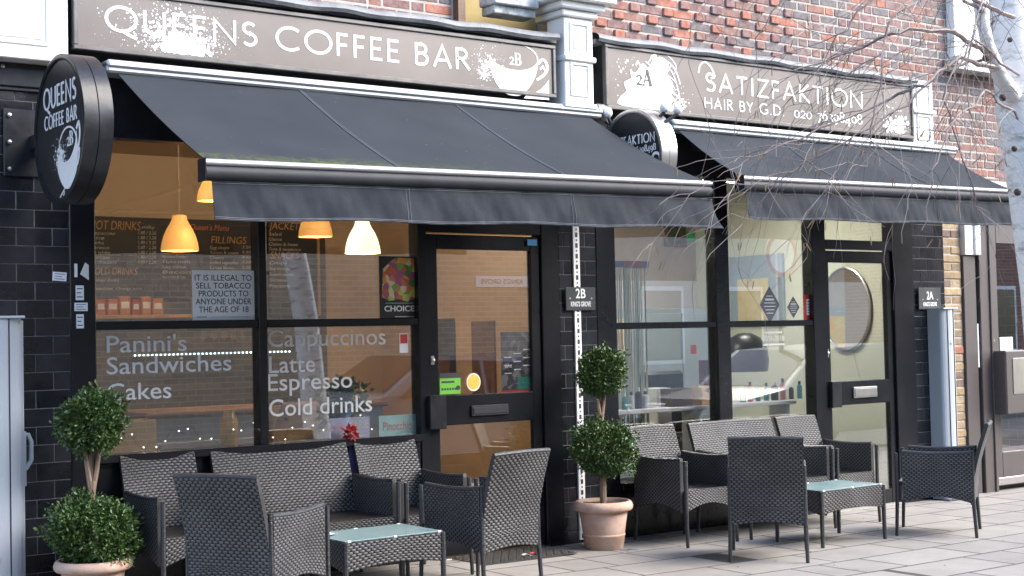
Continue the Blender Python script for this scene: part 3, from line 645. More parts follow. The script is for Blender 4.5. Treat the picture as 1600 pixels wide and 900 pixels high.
# yellow stock brick strip
mb=MB(); mb.bbox(10.75,11.75,-.05,.0995,2.745,2.80,.008); mb.bbox(10.78,11.72,-.03,.0995,2.8005,2.835,.006)
tag(mb.build('stone_ledge',M['wdirt']),'weathered white stone ledge above the brown entrance','ledge')
YS=thing('stock_brick_strip',(10.87,0,0),'strip of yellow stock brick beside the blue-grey post','brick strip')
mb=MB(); mb.box(10.736,11.01,.0235,.3,-.1,2.74); mb.build('mortar_bed',M['mortar'],YS)
me_a=bmesh_brick(.256,.065,.05,.006); me_b=bmesh_brick(.125,.065,.05,.006); me_c=bmesh_brick(.14,.065,.05,.006)
for q in (me_a,me_b,me_c): q.materials.append(M['stock'])
for c in range(36):
    z=.01+c*.075
    if c%2: place('brick',me_b,YS,(10.80,.018+random.uniform(-.006,.004),z)); place('brick',me_c,YS,(10.94,.018+random.uniform(-.006,.004),z))
    else: place('brick',me_a,YS,(10.872,.018+random.uniform(-.006,.004),z)); 
# ------------------------------------------------------------------ fascia signs
SY=-.16
def letter_parts(text,x,z,h,fmap,mt,par,width=None,wx=.13,wy=.12,track=.16,nm='letter'):
    tot=sum(GL[c][0]+track for c in text)-track; kx=(width/(tot*h)) if width else 1.0; cx=0
    for c in text:
        adv,st=GL[c]
        if st:
            mb=MB()
            for s in st: stroke(mb,[(x+(cx+a)*h*kx,z+b*h) for a,b in s],wx*h,wy*h,fmap)
            mb.build(nm,mt,par)
        cx+=adv+track
def fascia(x0,x1,z0,z1,label,dark):
    S=thing('fascia_sign',((x0+x1)/2,SY,z0),label,'shop sign','fascia signs')
    mb=MB(); mb.box(x0+.004,x1-.004,SY+.012,-.002,z0+.004,z1-.004); mb.build('sign_box',M['black'],S)
    f=.026; mb=MB()
    mb.bbox(x0,x1,SY-.012,SY+.03,z0,z0+f,.004); mb.bbox(x0,x1,SY-.012,SY+.03,z1-f,z1,.004)
    mb.bbox(x0,x0+f,SY-.0115,SY+.0295,z0+f,z1-f,.004); mb.bbox(x1-f,x1,SY-.0115,SY+.0295,z0+f,z1-f,.004); mb.build('sign_frame',M['signframe'],S)
    mb=MB(); mb.box(x0+f,x1-f,SY+.002,SY+.011,z0+f,z1-f); mb.build('sign_panel',M['signpanel'],S)
    return S
fm=lambda a,b,d: (a, SY+.0018-d, b)
sx0,sx1,sz0,sz1=2.80,6.245,3.165,3.535
S1=fascia(sx0,sx1,sz0,sz1,'long taupe coffee bar sign with white capitals and cup emblem',True)
for t,x,w in (('QUEENS',2.985,.955),('COFFEE',4.065,.895),('BAR',5.075,.44)): letter_parts(t,x,3.290,.150,fm,M['vinyl'],S1,width=w)
mb=MB(); cup(mb,5.885,3.262,.262,fm); serif2(mb,'2B',5.845,3.365,.085,fm); mb.build('cup_emblem',M['vinyl'],S1)
rg=random.Random(3); bd=(sx0+.03,sx1-.03,sz0+.03,sz1-.03); mb=MB()
splat(mb,3.44,3.30,.16,.10,950,.0012,.014,fm,bd,rg); splat(mb,3.46,3.245,.10,.035,600,.002,.03,fm,bd,rg); splat(mb,3.50,3.235,.055,.025,240,.004,.05,fm,bd,rg); splat(mb,3.25,3.36,.17,.10,260,.001,.010,fm,bd,rg)
splat(mb,5.66,3.36,.07,.07,220,.0012,.010,fm,bd,rg); splat(mb,5.64,3.31,.035,.04,150,.002,.014,fm,bd,rg)
mb.build('paint_splatter',M['vinyl'],S1)
rx0,rx1,rz0,rz1=6.70,10.17,3.125,3.60
S2=fascia(rx0,rx1,rz0,rz1,'taupe hair salon sign with telephone number and white head emblem',False)
letter_parts('SATIZFAKTION',7.70,3.335,.148,fm,M['vinyl'],S2,width=1.82,wx=.125); letter_parts('HAIR BY G.D.',7.685,3.205,.085,fm,M['vinyl'],S2,width=.88,wx=.12)
letter_parts('020 76398498',8.675,3.205,.088,fm,M['vinyl'],S2,width=.83,wx=.14,wy=.07,track=.05,nm='digit')
mb=MB()
head=[(6.86,3.16),(6.84,3.22),(6.90,3.27),(6.88,3.33),(6.95,3.37),(6.94,3.43),(6.99,3.41),(7.03,3.45),(7.07,3.49),(7.12,3.46),(7.17,3.52),(7.24,3.555),(7.31,3.53),(7.33,3.47),(7.30,3.43),(7.34,3.40),(7.36,3.33),(7.33,3.29),(7.37,3.25),(7.34,3.20),(7.42,3.16)]
shape(mb,smoothpoly(head),fm)
rg=random.Random(8)
for k in range(30):
    a=7.08+rg.random()*.24; b=3.24+rg.random()*.28; c=rg.uniform(.06,.17); cv=rg.uniform(-.05,.09)
    stroke(mb,smoothline([(a,b),(a+c*.4,b+cv),(a+c*.8,b+cv*.6-.03),(a+c*1.1,b-.05+rg.uniform(-.06,.06))]),.009,.007,fm)
stroke(mb,[(7.05,3.46),(7.02,3.50),(7.0,3.47)],.014,.012,fm)
stroke(mb,smoothline([(7.63,3.47),(7.65,3.53),(7.70,3.56),(7.76,3.53),(7.80,3.46),(7.76,3.44)]),.014,.014,fm)
stroke(mb,smoothline([(7.12,3.50),(7.2,3.575),(7.32,3.57),(7.40,3.50),(7.38,3.44)]),.008,.008,fm)
splat(mb,7.38,3.24,.09,.07,260,.001,.012,fm,(rx0+.03,rx1-.03,rz0+.03,rz1-.03),rg); splat(mb,6.9,3.40,.08,.12,110,.001,.013,fm,(rx0+.03,rx1-.03,rz0+.03,rz1-.03),rg)
splat(mb,9.96,3.20,.12,.06,420,.0015,.035,fm,(rx0+.03,rx1-.03,rz0+.03,rz1-.03),rg); splat(mb,9.88,3.33,.12,.10,170,.001,.010,fm,(rx0+.03,rx1-.03,rz0+.03,rz1-.03),rg)
mb.build('head_emblem',M['vinyl'],S2)
fm2=lambda a,b,d: (a, SY-.0008-d, b)
mb=MB(); serif2(mb,'2A',7.0,3.325,.12,lambda a,b,d:(a,SY-.002-d,b)); mb.build('number_lettering',pm('brown_vinyl',(.07,.057,.048),.4),S2)

# ------------------------------------------------------------------ round blade signs
def blade(x0,x1,yc,zc,R,label,rim,wall_y=0.0):
    B=thing('round_blade_sign',(x0,yc,zc-R),label,'projecting sign','round projecting signs')
    prof=[(R-.03,x0+.012),(R-.03,x0+.004),(R-.012,x0),(R,x0+.004),(R,(x0+x1)/2-.003),(R-.004,(x0+x1)/2),(R,(x0+x1)/2+.003),(R,x1-.004),(R-.012,x1),(R-.03,x1-.004),(R-.03,x1-.012)]
    mb=MB(); mb.lathe(prof,(0,yc,zc),72,'x',cap=False); mb.build('rim',rim,B)
    mb=MB(); mb.lathe([(R-.031,x0+.011),(R-.031,x1-.011)],(0,yc,zc),72,'x',sm=False); mb.build('sign_face',pmface,B)
    mb=MB(); mb.bbox(x0+.04,x0+.12,yc+R-.01,wall_y-.006,zc-.04,zc+.04,.004); mb.bbox(x0-.10,x0+.14,wall_y-.022,wall_y-.005,zc-.19,zc+.19,.004); mb.build('bracket',M['black'],B)
    for dz in (-.15,0,.15): MB().lathe([(.013,-.005),(.011,-.012),(.0,-.015)],(x0-.07,wall_y-.022,zc+dz),10,'y').build('bolt',M['silver'],B)
    return B
pmface=pm('charcoal_sign_face',(.016,.0155,.018),.4,c2=(.021,.02,.0225),vs=4)
bx0,bx1,byc,bzc,bR=2.55,2.71,-.615,2.635,.395
B1=blade(bx0,bx1,byc,bzc,bR,'round black projecting coffee bar sign at the left end',M['black'])
fb=lambda a,b,d:(bx0+.0108-d, byc-a, bzc+b)      # a to the right as read, on the face looking -x
letter_parts('QUEENS',-.245,.125,.118,fb,M['vinyl'],B1,width=.50,wx=.14); letter_parts('COFFEE BAR',-.235,.018,.076,fb,M['vinyl'],B1,width=.50,wx=.14)
mb=MB(); serif2(mb,'2B',.115,-.105,.075,fb)
bowl=[(-.02,-.14),(.06,-.18),(.16,-.17),(.24,-.10),(.255,-.04),(.275,-.16),(.25,-.25),(.20,-.31),(.10,-.325),(.02,-.28),(-.03,-.21)]
shape(mb,smoothpoly(bowl),fb)
stroke(mb,arc(.13,-.11,.135,.105,-25,150,18),.010,.010,fb); stroke(mb,smoothline([(.255,-.03),(.29,-.0),(.305,-.06),(.285,-.12),(.26,-.16)]),.02,.018,fb); stroke(mb,[(.30,-.13),(.285,-.20),(.26,-.215)],.018,.018,fb)
stroke(mb,smoothline([(.26,-.24),(.13,-.29),(.03,-.345),(.0,-.365),(.04,-.37),(.07,-.335)]),.008,.008,fb)
rg=random.Random(2); splat(mb,.0,-.14,.07,.06,420,.001,.010,fb,(-.3,.3,-.3,.02),rg); splat(mb,.02,-.15,.03,.03,200,.002,.02,fb,(-.3,.3,-.3,.02),rg)
mb.build('cup_emblem',M['vinyl'],B1)
cx0,cyc,czc,cR=6.66,-.46,2.745,.33
B2=blade(cx0,cx0+.15,cyc,czc,cR,'round projecting salon sign with steel rim between the awnings',M['silver'])
fc=lambda a,b,d:(cx0+.0108-d, cyc-a, czc+b)
letter_parts('SATIZFAKTION',-.29,.075,.068,fc,M['vinyl'],B2,width=.54,wx=.14); letter_parts('020 76398498',-.08,.015,.05,fc,M['vinyl'],B2,width=.34,wx=.14,wy=.07,track=.05,nm='digit')
mb=MB(); stroke(mb,smoothline([(.21,-.06),(.24,-.01),(.29,-.02),(.295,-.07),(.26,-.11),(.20,-.16)]),.02,.02,fc); shape(mb,[(-.16,-.05),(-.05,.0),(.06,-.06),(.10,-.18),(.02,-.28),(-.12,-.26),(-.2,-.16)],fc); mb.build('head_emblem',M['vinyl'],B2)
SPL=thing('sign_spotlights',(cx0,cyc,czc+cR),'small white globe spotlights clamped on top of the round salon sign','spotlight')
for i,(dx,y,z,ty) in enumerate(((-.05,-.20,3.055,.0),(.03,-.13,3.045,.05),(.06,-.66,3.035,-.02),(.13,-.72,3.02,-.02))):
    mb=MB(); mb.tube([(cx0+.075,y+.02,z-.09),(cx0+.075+dx*.6,y,z-.03),(cx0+.075+dx,y+ty,z)],.012,8); 
    a=mb.build('lamp_arm',M['alud'],SPL); mb=MB(); mb.lathe([(.0,-.034),(.02,-.028),(.032,-.012),(.034,.006),(.026,.024),(.012,.033),(.0,.035)],(cx0+.075+dx,y+ty,z+.03),14); mb.build('globe',M['vinyl'],a)

# ------------------------------------------------------------------ awnings
def mossmat():
    mt,nt,b=newmat('mossy_awning_fabric'); L=nt.links
    geo=N(nt,'ShaderNodeNewGeometry'); noi=N(nt,'ShaderNodeTexNoise'); noi.inputs['Scale'].default_value=2.2; noi.inputs['Detail'].default_value=6; L.new(geo.outputs['Position'],noi.inputs['Vector'])
    mx=N(nt,'ShaderNodeMix',data_type='RGBA'); mx.inputs[6].default_value=(.036,.041,.048,1); mx.inputs[7].default_value=(.018,.0225,.029,1); L.new(noi.outputs['Fac'],mx.inputs[0])
    uv=N(nt,'ShaderNodeUVMap'); sp=N(nt,'ShaderNodeSeparateXYZ'); L.new(uv.outputs[0],sp.inputs[0])
    a=N(nt,'ShaderNodeMapRange'); a.inputs[1].default_value=.88; a.inputs[2].default_value=.995; L.new(sp.outputs[1],a.inputs[0])
    c=N(nt,'ShaderNodeMapRange'); c.inputs[1].default_value=.62; c.inputs[2].default_value=.15; L.new(sp.outputs[0],c.inputs[0])
    n2=N(nt,'ShaderNodeTexNoise'); n2.inputs['Scale'].default_value=26; n2.inputs['Detail'].default_value=6; L.new(geo.outputs['Position'],n2.inputs['Vector'])
    q=N(nt,'ShaderNodeMath',operation='MULTIPLY'); L.new(a.outputs[0],q.inputs[0]); L.new(c.outputs[0],q.inputs[1])
    n3=N(nt,'ShaderNodeMapRange'); n3.inputs[1].default_value=.38; n3.inputs[2].default_value=.62; L.new(n2.outputs['Fac'],n3.inputs[0])
    q2=N(nt,'ShaderNodeMath',operation='MULTIPLY'); L.new(q.outputs[0],q2.inputs[0]); L.new(n3.outputs[0],q2.inputs[1])
    m2=N(nt,'ShaderNodeMix',data_type='RGBA'); L.new(q2.outputs[0],m2.inputs[0]); L.new(mx.outputs[2],m2.inputs[6]); m2.inputs[7].default_value=(.085,.105,.028,1)
    vo=N(nt,'ShaderNodeTexVoronoi'); vo.inputs['Scale'].default_value=9; L.new(geo.outputs['Position'],vo.inputs['Vector'])
    lt=N(nt,'ShaderNodeMath',operation='LESS_THAN'); lt.inputs[1].default_value=.045; L.new(vo.outputs['Distance'],lt.inputs[0])
    m3=N(nt,'ShaderNodeMix',data_type='RGBA'); L.new(lt.outputs[0],m3.inputs[0]); L.new(m2.outputs[2],m3.inputs[6]); m3.inputs[7].default_value=(.10,.11,.12,1)
    L.new(m3.outputs[2],b.inputs['Base Color']); b.inputs['Roughness'].default_value=.8; b.inputs['Specular IOR Level'].default_value=.12
    return mt
MOSS=mossmat()
def awning(x0,x1,yF,zF0,zF1,zC,moss,label,nseam=2):
    A=thing('awning',((x0+x1)/2,-.02,zC),label,'awning','slate awnings over the shopfronts')
    zf=lambda u: zF0+(zF1-zF0)*u
    mb=MB(); mb.bbox(x0-.07,x1+.10,-.20,-.02,zC,zC+.075,.012); mb.bbox(x0-.07,x1+.10,-.215,-.03,zC+.03,zC+.06,.01); mb.build('cassette',M['alu'],A)
    def fn(u,v):
        x=x0+(x1-x0)*u; y=-.17+(yF+.17)*v; z=zC+.005+(zf(u)+.0-zC)*v-.026*math.sin(v*math.pi)*(1+.3*math.sin(u*9))
        return (x,y,z+.004*math.sin(u*22+v*3))
    mb=MB(); mb.grid(fn,48,12,.004,(1,1),(0,.4,-.9)); mb.build('canopy',MOSS if moss else M['awning'],A)
    for k in range(1,nseam+1):
        u0=k/(nseam+1); mb=MB(); mb.grid(lambda a,b: Vector(fn(u0+(a-.5)*.008,b))+Vector((0,-.001,.0025)),1,12,.003,(1,1),(0,.4,-.9)); mb.build('seam',pm('seam_tape',(.032,.037,.044),.8),A)
        mb=MB(); 
        for dd in (-.0028,.0028): mb.tube([Vector(fn(u0+dd,b/12))+Vector((0,-.002,.0035)) for b in range(13)],.0016,4)
        mb.build('seam_stitching',M['stitch'],A)
    # front bar
    def bar(r_y,r_z,dy,dz,nm,mt,ext):
        mb=MB(); prof=[(math.cos(rad(a)),math.sin(rad(a))) for a in range(0,360,20)]; n=len(prof)
        for i,u in enumerate((0,.5,1)):
            x=x0-ext+(x1-x0+2*ext)*u
            for c,s in prof: mb.v.append((x,yF+dy+r_y*c,zf(u)+dz+r_z*s))
        for i in range(2):
            for k in range(n): k2=(k+1)%n; mb.face([i*n+k,i*n+k2,(i+1)*n+k2,(i+1)*n+k],None,True)
        mb.face(list(range(n))); mb.face([2*n+k for k in range(n)][::-1]); mb.build(nm,mt,A)
    bar(.035,.020,-.012,-.012,'front_rail',M['alu'],.018)
    bar(.044,.042,-.004,-.062,'front_bar',M['alud'],.012)
    # end caps
    for u,x in ((0,x0-.021),(1,x1+.015)):
        mb=MB(); mb.bbox(x,x+.006,yF-.05,yF+.045,zf(u)-.108,zf(u)+.01,.002); mb.build('end_cap',M['black'],A)
    # valance
    drop=.21
    xa,xb=x0+.03,x1+.03
    def val(u,v):
        x=xa+(xb-xa)*u; ph=u*(xb-xa)*7
        w=(.006*math.sin(ph+2*v)+.006*math.sin(ph*2.3+1-3*v)+.005*math.sin(ph*5.1+4*v)+.0035*math.sin(ph*9.7-5*v))*min(1,.25+v)
        flare=.05*v*v*(max(0,(u-.93)/.07))
        return (x+flare*.8+.012*v*math.sin(ph*.7), yF-.012-.03*v+w-flare, zf(u)-.092-drop*v*(1+.03*math.sin(ph*.8)))
    mb=MB(); mb.grid(val,110,8,.003,(1,1),(0,1,0)); V=mb.build('valance',M['valance'],A)
    mb=MB()
    for v in (.06,.10,.93,.965): mb.tube([Vector(val(i/110,v))+Vector((0,-.0022,0)) for i in range(111)],.0012,4)
    for k in range(1,nseam+1):
        for dd in (-.003,.003): mb.tube([Vector(val(k/(nseam+1)+dd,i/8))+Vector((0,-.0025,0)) for i in range(9)],.0013,4)
    mb.build('valance_stitching',M['stitch'],V)
    # folding arms
    for xs,sg in ((x0+.35,1),(x1-.35,-1)):
        e=(xs+sg*.55,(yF-.1)/2,(zC+zf(.5))/2-.20); mb=MB()
        mb.tube([(xs,-.10,zC-.10),e],.022,8); mb.tube([e,(xs+sg*.05,yF+.05,zf(.5)-.07)],.018,8); mb.bbox(xs-.06,xs+.06,-.14,-.003,zC-.12,zC-.001,.006); mb.lathe([(.03,-.035),(.03,.035)],e,12); mb.build('folding_arm',M['alud'],A)
    return A
awning(3.05,6.535,-1.345,2.415,2.465,3.045,True,'large slate grey awning over the coffee bar with mossy front edge')
awning(7.385,10.62,-.82,2.595,2.635,3.015,False,'slate grey awning over the hair salon behind birch twigs')
mb=MB(); mb.lathe([(.045,-.06),(.05,-.05),(.05,.05),(.042,.06)],(6.69,-.13,3.11),18,'x'); tag(mb.build('awning_motor_end',M['wdirt']),'weathered round motor end beside the coffee bar awning box','motor housing')
# ------------------------------------------------------------------ shopfronts
def bar_box(name,x0,x1,y0,y1,z0,z1,par,mt='frame',b=.005):
    return MB().bbox(x0,x1,y0,y1,z0,z1,b).build(name,M[mt],par)
def pane(x0,x1,z0,z1,par,y=.045):
    return MB().box(x0-.004,x1+.004,y,y+.008,z0-.004,z1+.004).build('pane',M['glass'],par)
HZ=2.70
L1=thing('coffee_shopfront',(4.6,0,0),'black framed coffee bar shopfront with vinyl menu words on glass','shopfront')
bar_box('post',2.8175,2.968,-.012,.11,.04,HZ,L1)
bar_box('post',3.998,4.056,-.006,.10,.86,HZ,L1); bar_box('post',5.166,5.236,-.008,.11,.03,HZ,L1)
bar_box('transom',2.9685,3.9975,.0,.09,1.582,1.632,L1); bar_box('transom',4.0565,5.1655,.0,.09,1.582,1.632,L1)
bar_box('sill',2.9685,5.1655,-.05,.11,.815,.862,L1)
bar_box('stall_riser',2.9685,5.1655,.0,.10,-.05,.814,L1)
bar_box('header',2.8175,6.3575,-.002,.11,HZ+.001,3.02,L1,'black')
for a,b in ((2.9685,3.9975),(4.0565,5.1655)):
    pane(a,b,1.632,HZ,L1); pane(a,b,.862,1.582,L1)
# door
D1=bar_box('door_frame',6.20,6.357,-.01,.11,.0,HZ,L1); bar_box('door_head',5.2365,6.1995,-.006,.10,2.205,2.30,L1); pane(5.2365,6.1995,2.30,HZ,L1)
def door(x0,x1,gx0,gx1,z0,zt,zm0,zm1,zb,par,y=.012):
    D=bar_box('door',x0,gx0,y,y+.05,z0,zt,par)
    bar_box('stile',gx1,x1,y,y+.05,z0,zt,D); bar_box('top_rail',gx0,gx1,y+.001,y+.049,zt-.10,zt,D); bar_box('middle_rail',gx0,gx1,y-.004,y+.049,zm0,zm1,D); bar_box('bottom_rail',gx0,gx1,y+.001,y+.049,z0,zb,D)
    MB().box(gx0-.003,gx1+.003,y+.02,y+.028,zm1-.003,zt-.097).build('glass',M['glass'],D); MB().box(gx0-.003,gx1+.003,y+.02,y+.028,zb-.003,zm0+.003).build('glass',M['glass'],D)
    return D
DL=door(5.240,6.196,5.330,6.118,.03,2.195,.905,1.105,.17,L1)
a=fy(736,634); b=fy(794,647)
def letterplate(x0,x1,z0,z1,par,mt='alud',y=.006):
    o=MB().bbox(x0,x1,y-.016,y+.004,z0,z1,.004).build('letter_plate',M['silver' if mt=='silver' else 'alud'],par); MB().bbox(x0+.012,x1-.012,y-.021,y-.0155,z0+.014,z1-.014,.002).build('flap',M[mt],o)
letterplate(a.x,b.x,b.z,a.z,DL)
p0=fy(672,618); p1=fy(700,668)
bar_box('pull_handle',5.30-.085,5.345,-.045,.008,p1.z-.005,p0.z,DL,'black')
q=fy(677,563); mb=MB(); mb.lathe([(.016,.0),(.016,-.012),(.008,-.02),(.0,-.021)],(q.x,.011,q.z),12,'y'); mb.bbox(q.x-.014,q.x+.014,.006,.0115,q.z-.03,q.z+.03,.003); mb.build('lock_cylinder',M['silver'],DL)
bar_box('threshold',5.24,6.19,-.06,.11,-.02,.022,L1,'silver')
# right shop
L2=thing('salon_shopfront',(8.5,0,0),'black framed hair salon shopfront with tall panes and glazed door','shopfront')
bar_box('post',6.7005,6.885,-.010,.11,-.03,HZ,L2); bar_box('post',7.908,8.052,-.008,.11,.38,HZ,L2); bar_box('post',9.008,9.172,-.009,.11,-.03,HZ,L2)
bar_box('transom',6.8855,7.9075,.0,.09,1.530,1.578,L2); bar_box('transom',8.0525,9.0075,.0,.09,1.530,1.578,L2)
bar_box('sill',6.8855,9.0075,-.04,.11,.35,.40,L2); bar_box('stall_riser',6.8855,9.0075,.002,.10,-.06,.349,L2)
bar_box('header',6.7005,10.2945,-.002,.11,HZ+.001,3.02,L2,'black')
for a,b in ((6.8855,7.9075),(8.0525,9.0075)):
    pane(a,b,1.578,HZ,L2); pane(a,b,.40,1.530,L2)
bar_box('door_frame',10.03,10.2945,-.012,.11,-.04,HZ,L2); bar_box('door_head',9.1725,10.0295,-.006,.10,2.165,2.245,L2); pane(9.1725,10.0295,2.245,HZ,L2)
DR=door(9.176,10.026,9.225,9.955,.0,2.155,.86,1.06,.12,L2)
a=fy(1333,605); b=fy(1370,620); letterplate(a.x,b.x,b.z,a.z,DR,'silver')
p0=fy(1293,596); p1=fy(1312,636); bar_box('pull_handle',9.165,9.285,-.045,.008,p1.z,p0.z,DR,'black')
q=fy(1292,552); mb=MB(); mb.lathe([(.014,.0),(.014,-.012),(.0,-.02)],(q.x+.02,.011,q.z),12,'y'); mb.bbox(q.x+.006,q.x+.034,.006,.0115,q.z-.035,q.z+.035,.003); mb.build('lock_cylinder',M['silver'],DR)
bar_box('threshold',9.17,10.03,-.07,.11,-.045,.0,L2,'kerb')

# neighbouring brown entrance on the right
BE=thing('brown_entrance',(11.7,0,0),'brown painted panelled entrance with glazed door at the right edge','doorway')
bar_box('frame_post',11.0115,11.19,-.005,.12,-.05,2.14,BE,'brown'); bar_box('frame_post',11.225,11.36,-.02,.12,-.05,2.45,BE,'brown'); bar_box('frame_mould',11.36,11.40,-.035,.12,-.05,2.45,BE,'brown')
bar_box('dark_gap_panel',11.19,11.225,.03,.12,-.05,2.14,BE,'black'); bar_box('frame_head',11.225,13.4,-.018,.12,2.4505,2.74,BE,'brown')
bar_box('door_stile',11.402,11.515,.0,.06,.02,2.44,BE,'brown'); bar_box('door_stile',12.5,12.6,.0,.06,.02,2.44,BE,'brown'); bar_box('door_rail',11.516,12.499,.001,.059,.02,.33,BE,'brown'); bar_box('door_rail',11.516,12.499,.001,.059,2.26,2.44,BE,'brown')
MB().box(11.51,12.505,.03,.038,.33,2.26).build('glass',M['glass'],BE)
bar_box('wall_beyond',12.61,16,.0,.4,-.1,2.9,BE,'brown')
a=fy(1562,548,-.1); bar_box('letter_box',a.x,a.x+.42,-.16,-.001,fy(1562,648,-.1).z,a.z,BE,'brown',.012)
mb=MB(); mb.bbox(a.x+.10,a.x+.36,-.166,-.1605,a.z-.40,a.z-.07,.003); mb.build('letter_box_window',M['silver'],BE)
a=fy(1562,530,.02); mb=MB(); mb.bbox(a.x,a.x+.2,.018,.028,fy(1562,560,.02).z,fy(1562,527,.02).z,.002); mb.build('notice',M['paper'],BE)
q=fy(1551,532,-.002); mb=MB(); mb.lathe([(.016,.0),(.016,-.014),(.0,-.02)],(q.x,-.001,q.z),12,'y'); mb.build('lock_cylinder',pm('brass',(.6,.42,.2),.35,metal=.9),BE)
bar_box('kick_plate',11.41,12.6,-.012,-.001,.03,.10,BE,'silver')
# illuminated white panels above
WP=thing('white_light_box',(11.2,0,2.14),'white twin panel light box above the brown entrance frame','light box')
bar_box('panel',11.015,11.135,-.03,.12,2.145,2.45,WP,'vinyl'); bar_box('panel',11.145,11.222,-.05,.12,2.145,2.45,WP,'vinyl')
MB().box(11.012,11.222,.06,.2,2.4505,2.74).build('backing',M['brown'],WP)
mb=MB(); mb.bbox(11.195,11.215,.0,.029,1.12,1.52,.002); tag(mb.build('entry_strip',M['vinyl']),'thin white strip in the dark gap of the brown entrance','strip')

# blue-grey retractable screen posts
def screen(x0,x1,label,hs):
    g=gz((x0+x1)/2); S=thing('screen_post',((x0+x1)/2,-.1,g),label,'post','blue-grey screen posts')
    mb=MB(); n=10
    prof=[(x0,-.01),(x0,-.13)]+[((x0+x1)/2-(x1-x0)/2*math.cos(rad(a)),-.13-.05*math.sin(rad(a))) for a in range(15,180,15)]+[(x1,-.13),(x1,-.01)]
    mb.prism(prof,lambda a,b:(a,b,g+.01),lambda a,b:(a,b,1.65)); mb.build('cassette',M['screen'],S)
    mb=MB(); mb.bbox(x0-.006,x1+.006,-.19,-.006,1.6505,1.665,.003); mb.build('top_cap',M['screen'],S)
    MB().bbox(x0-.02,x1+.005,-.20,-.006,g,g+.0095,.003).build('foot_plate',M['alud'],S)
    for fx_ in (.30,.72): MB().box(x0+(x1-x0)*fx_-.0025,x0+(x1-x0)*fx_+.0025,-.1805,-.14,g+.012,1.649).build('joint_line',M['alud'],S)
    for zz in (.35,1.35): MB().lathe([(.011,0),(.009,-.004),(0,-.005)],((x0+x1)/2,-.1795,zz),10,'y').build('screw',M['silver'],S)
    mb=MB(); mb.bbox(x1+.0005,x1+.02,-.11,-.05,g+.05,1.64,.003); mb.build('pull_bar',M['screen'],S)
    mb=MB(); zc=hs; mb.tube([(x1+.0205,-.08,zc+.11),(x1+.05,-.08,zc+.11),(x1+.066,-.08,zc+.07),(x1+.066,-.08,zc-.03),(x1+.04,-.08,zc-.07),(x1+.0205,-.08,zc-.09)],.013,8); mb.bbox(x1+.0205,x1+.032,-.105,-.055,zc-.17,zc+.13,.003); mb.build('handle',M['screen'],S)
screen(2.22,2.50,'blue-grey screen post with pull handle at the left edge',.90)
screen(10.47,10.665,'blue-grey screen post with pull handle in front of the right tiles',.98)
# slotted steel strip on the middle pier
SS=thing('slotted_strip',(6.51,-.02,0),'white slotted metal strip running up the middle tiled pier','metal strip')
mb=MB(); mb.bbox(6.482,6.540,-.02,-.005,.03,2.60,.002); mb.build('rail',M['vinyl'],SS)
hs1=MB().box(-.0105,.0105,-.0012,0,-.0165,.0165).mesh('slot'); hs1.materials.append(M['ink']); hs2=MB().box(-.0055,.0055,-.0012,0,-.0065,.0065).mesh('slot'); hs2.materials.append(M['ink'])
z=.06; k=0
while z<2.58:
    place('slot',hs1 if k%2==0 else hs2,SS,(6.511,-.0201,z)); z+=.0385; k+=1
def plate(x0,x1,z0,z1,num,label):
    P=thing('number_plate',((x0+x1)/2,-.03,z0),label,'number plate','house number plates')
    mb=MB(); mb.bbox(x0,x1,-.032,-.0205,z0,z1,.002); mb.build('plate',M['numplate'],P)
    cx=(x0+x1)/2; text_fit('number',num,M['vinyl'],P,cx-.045,cx+.045,z0+.088,.066,-.0325,bold=.012)
    text_fit('street_name',"KING'S GROVE",M['vinyl'],P,cx-.092,cx+.092,z0+.028,.034,-.0325,bold=.012)
    mb=MB()
    for s in (-1,1): mb.lathe([(.007,0),(.006,-.003),(0,-.004)],(cx+s*.10,-.032,z0+.085),8,'y')
    mb.build('screw',M['silver'],P)
plate(6.395,6.665,1.672,1.838,'2B','charcoal 2B number plate on the middle pier strip')
plate(10.335,10.64,1.655,1.845,'2A','charcoal 2A number plate on the right tiled pier')
# stickers on left post and tiles
def sticker(px0,py0,px1,py1,Y,label,mt='paper',rot=0,name='paper_sticker',cat='sticker',grp='paper stickers on the left frame',lines=3):
    a=fy(px0,py0,Y); b=fy(px1,py1,Y); cx,cz=(a.x+b.x)/2,(a.z+b.z)/2; w,h=abs(b.x-a.x),abs(a.z-b.z)
    T=thing(name,(cx,Y,cz),label,cat,grp); T.rotation_euler=(0,rot,0)
    mb=MB(); mb.box(-w/2,w/2,-.0012,0,-h/2,h/2); mb.build('sheet',M[mt],T,local=True)
    if lines:
        mb=MB()
        for i in range(lines): zz=h*(.28-.56*i/max(1,lines-1)); mb.box(-w*.36,w*(.36-.2*(i%2)),-.0016,-.0012,zz-h*.035,zz+h*.035)
        mb.build('print',M['ink'],T,local=True)
    return T
sticker(82,425,104,439,-.0045,'small white printed sticker on the black tiles left of the frame',rot=.06)
sticker(118,446,131,469,-.0135,'small upright white sticker second from top on the left frame')
sticker(116,473,137,486,-.0135,'small wide white sticker third from top on the left frame')
sticker(119,491,131,513,-.0135,'small upright white sticker lowest on the left frame')
sticker(116,412,121,433,-.0135,'torn white paper scrap at the top of the left frame',lines=0)
T=sticker(126,414,147,435,-.0140,'folded pale blue paper peeling off the left frame',mt='paper',rot=.5,lines=0); T.rotation_euler=(.0,.5,.35)
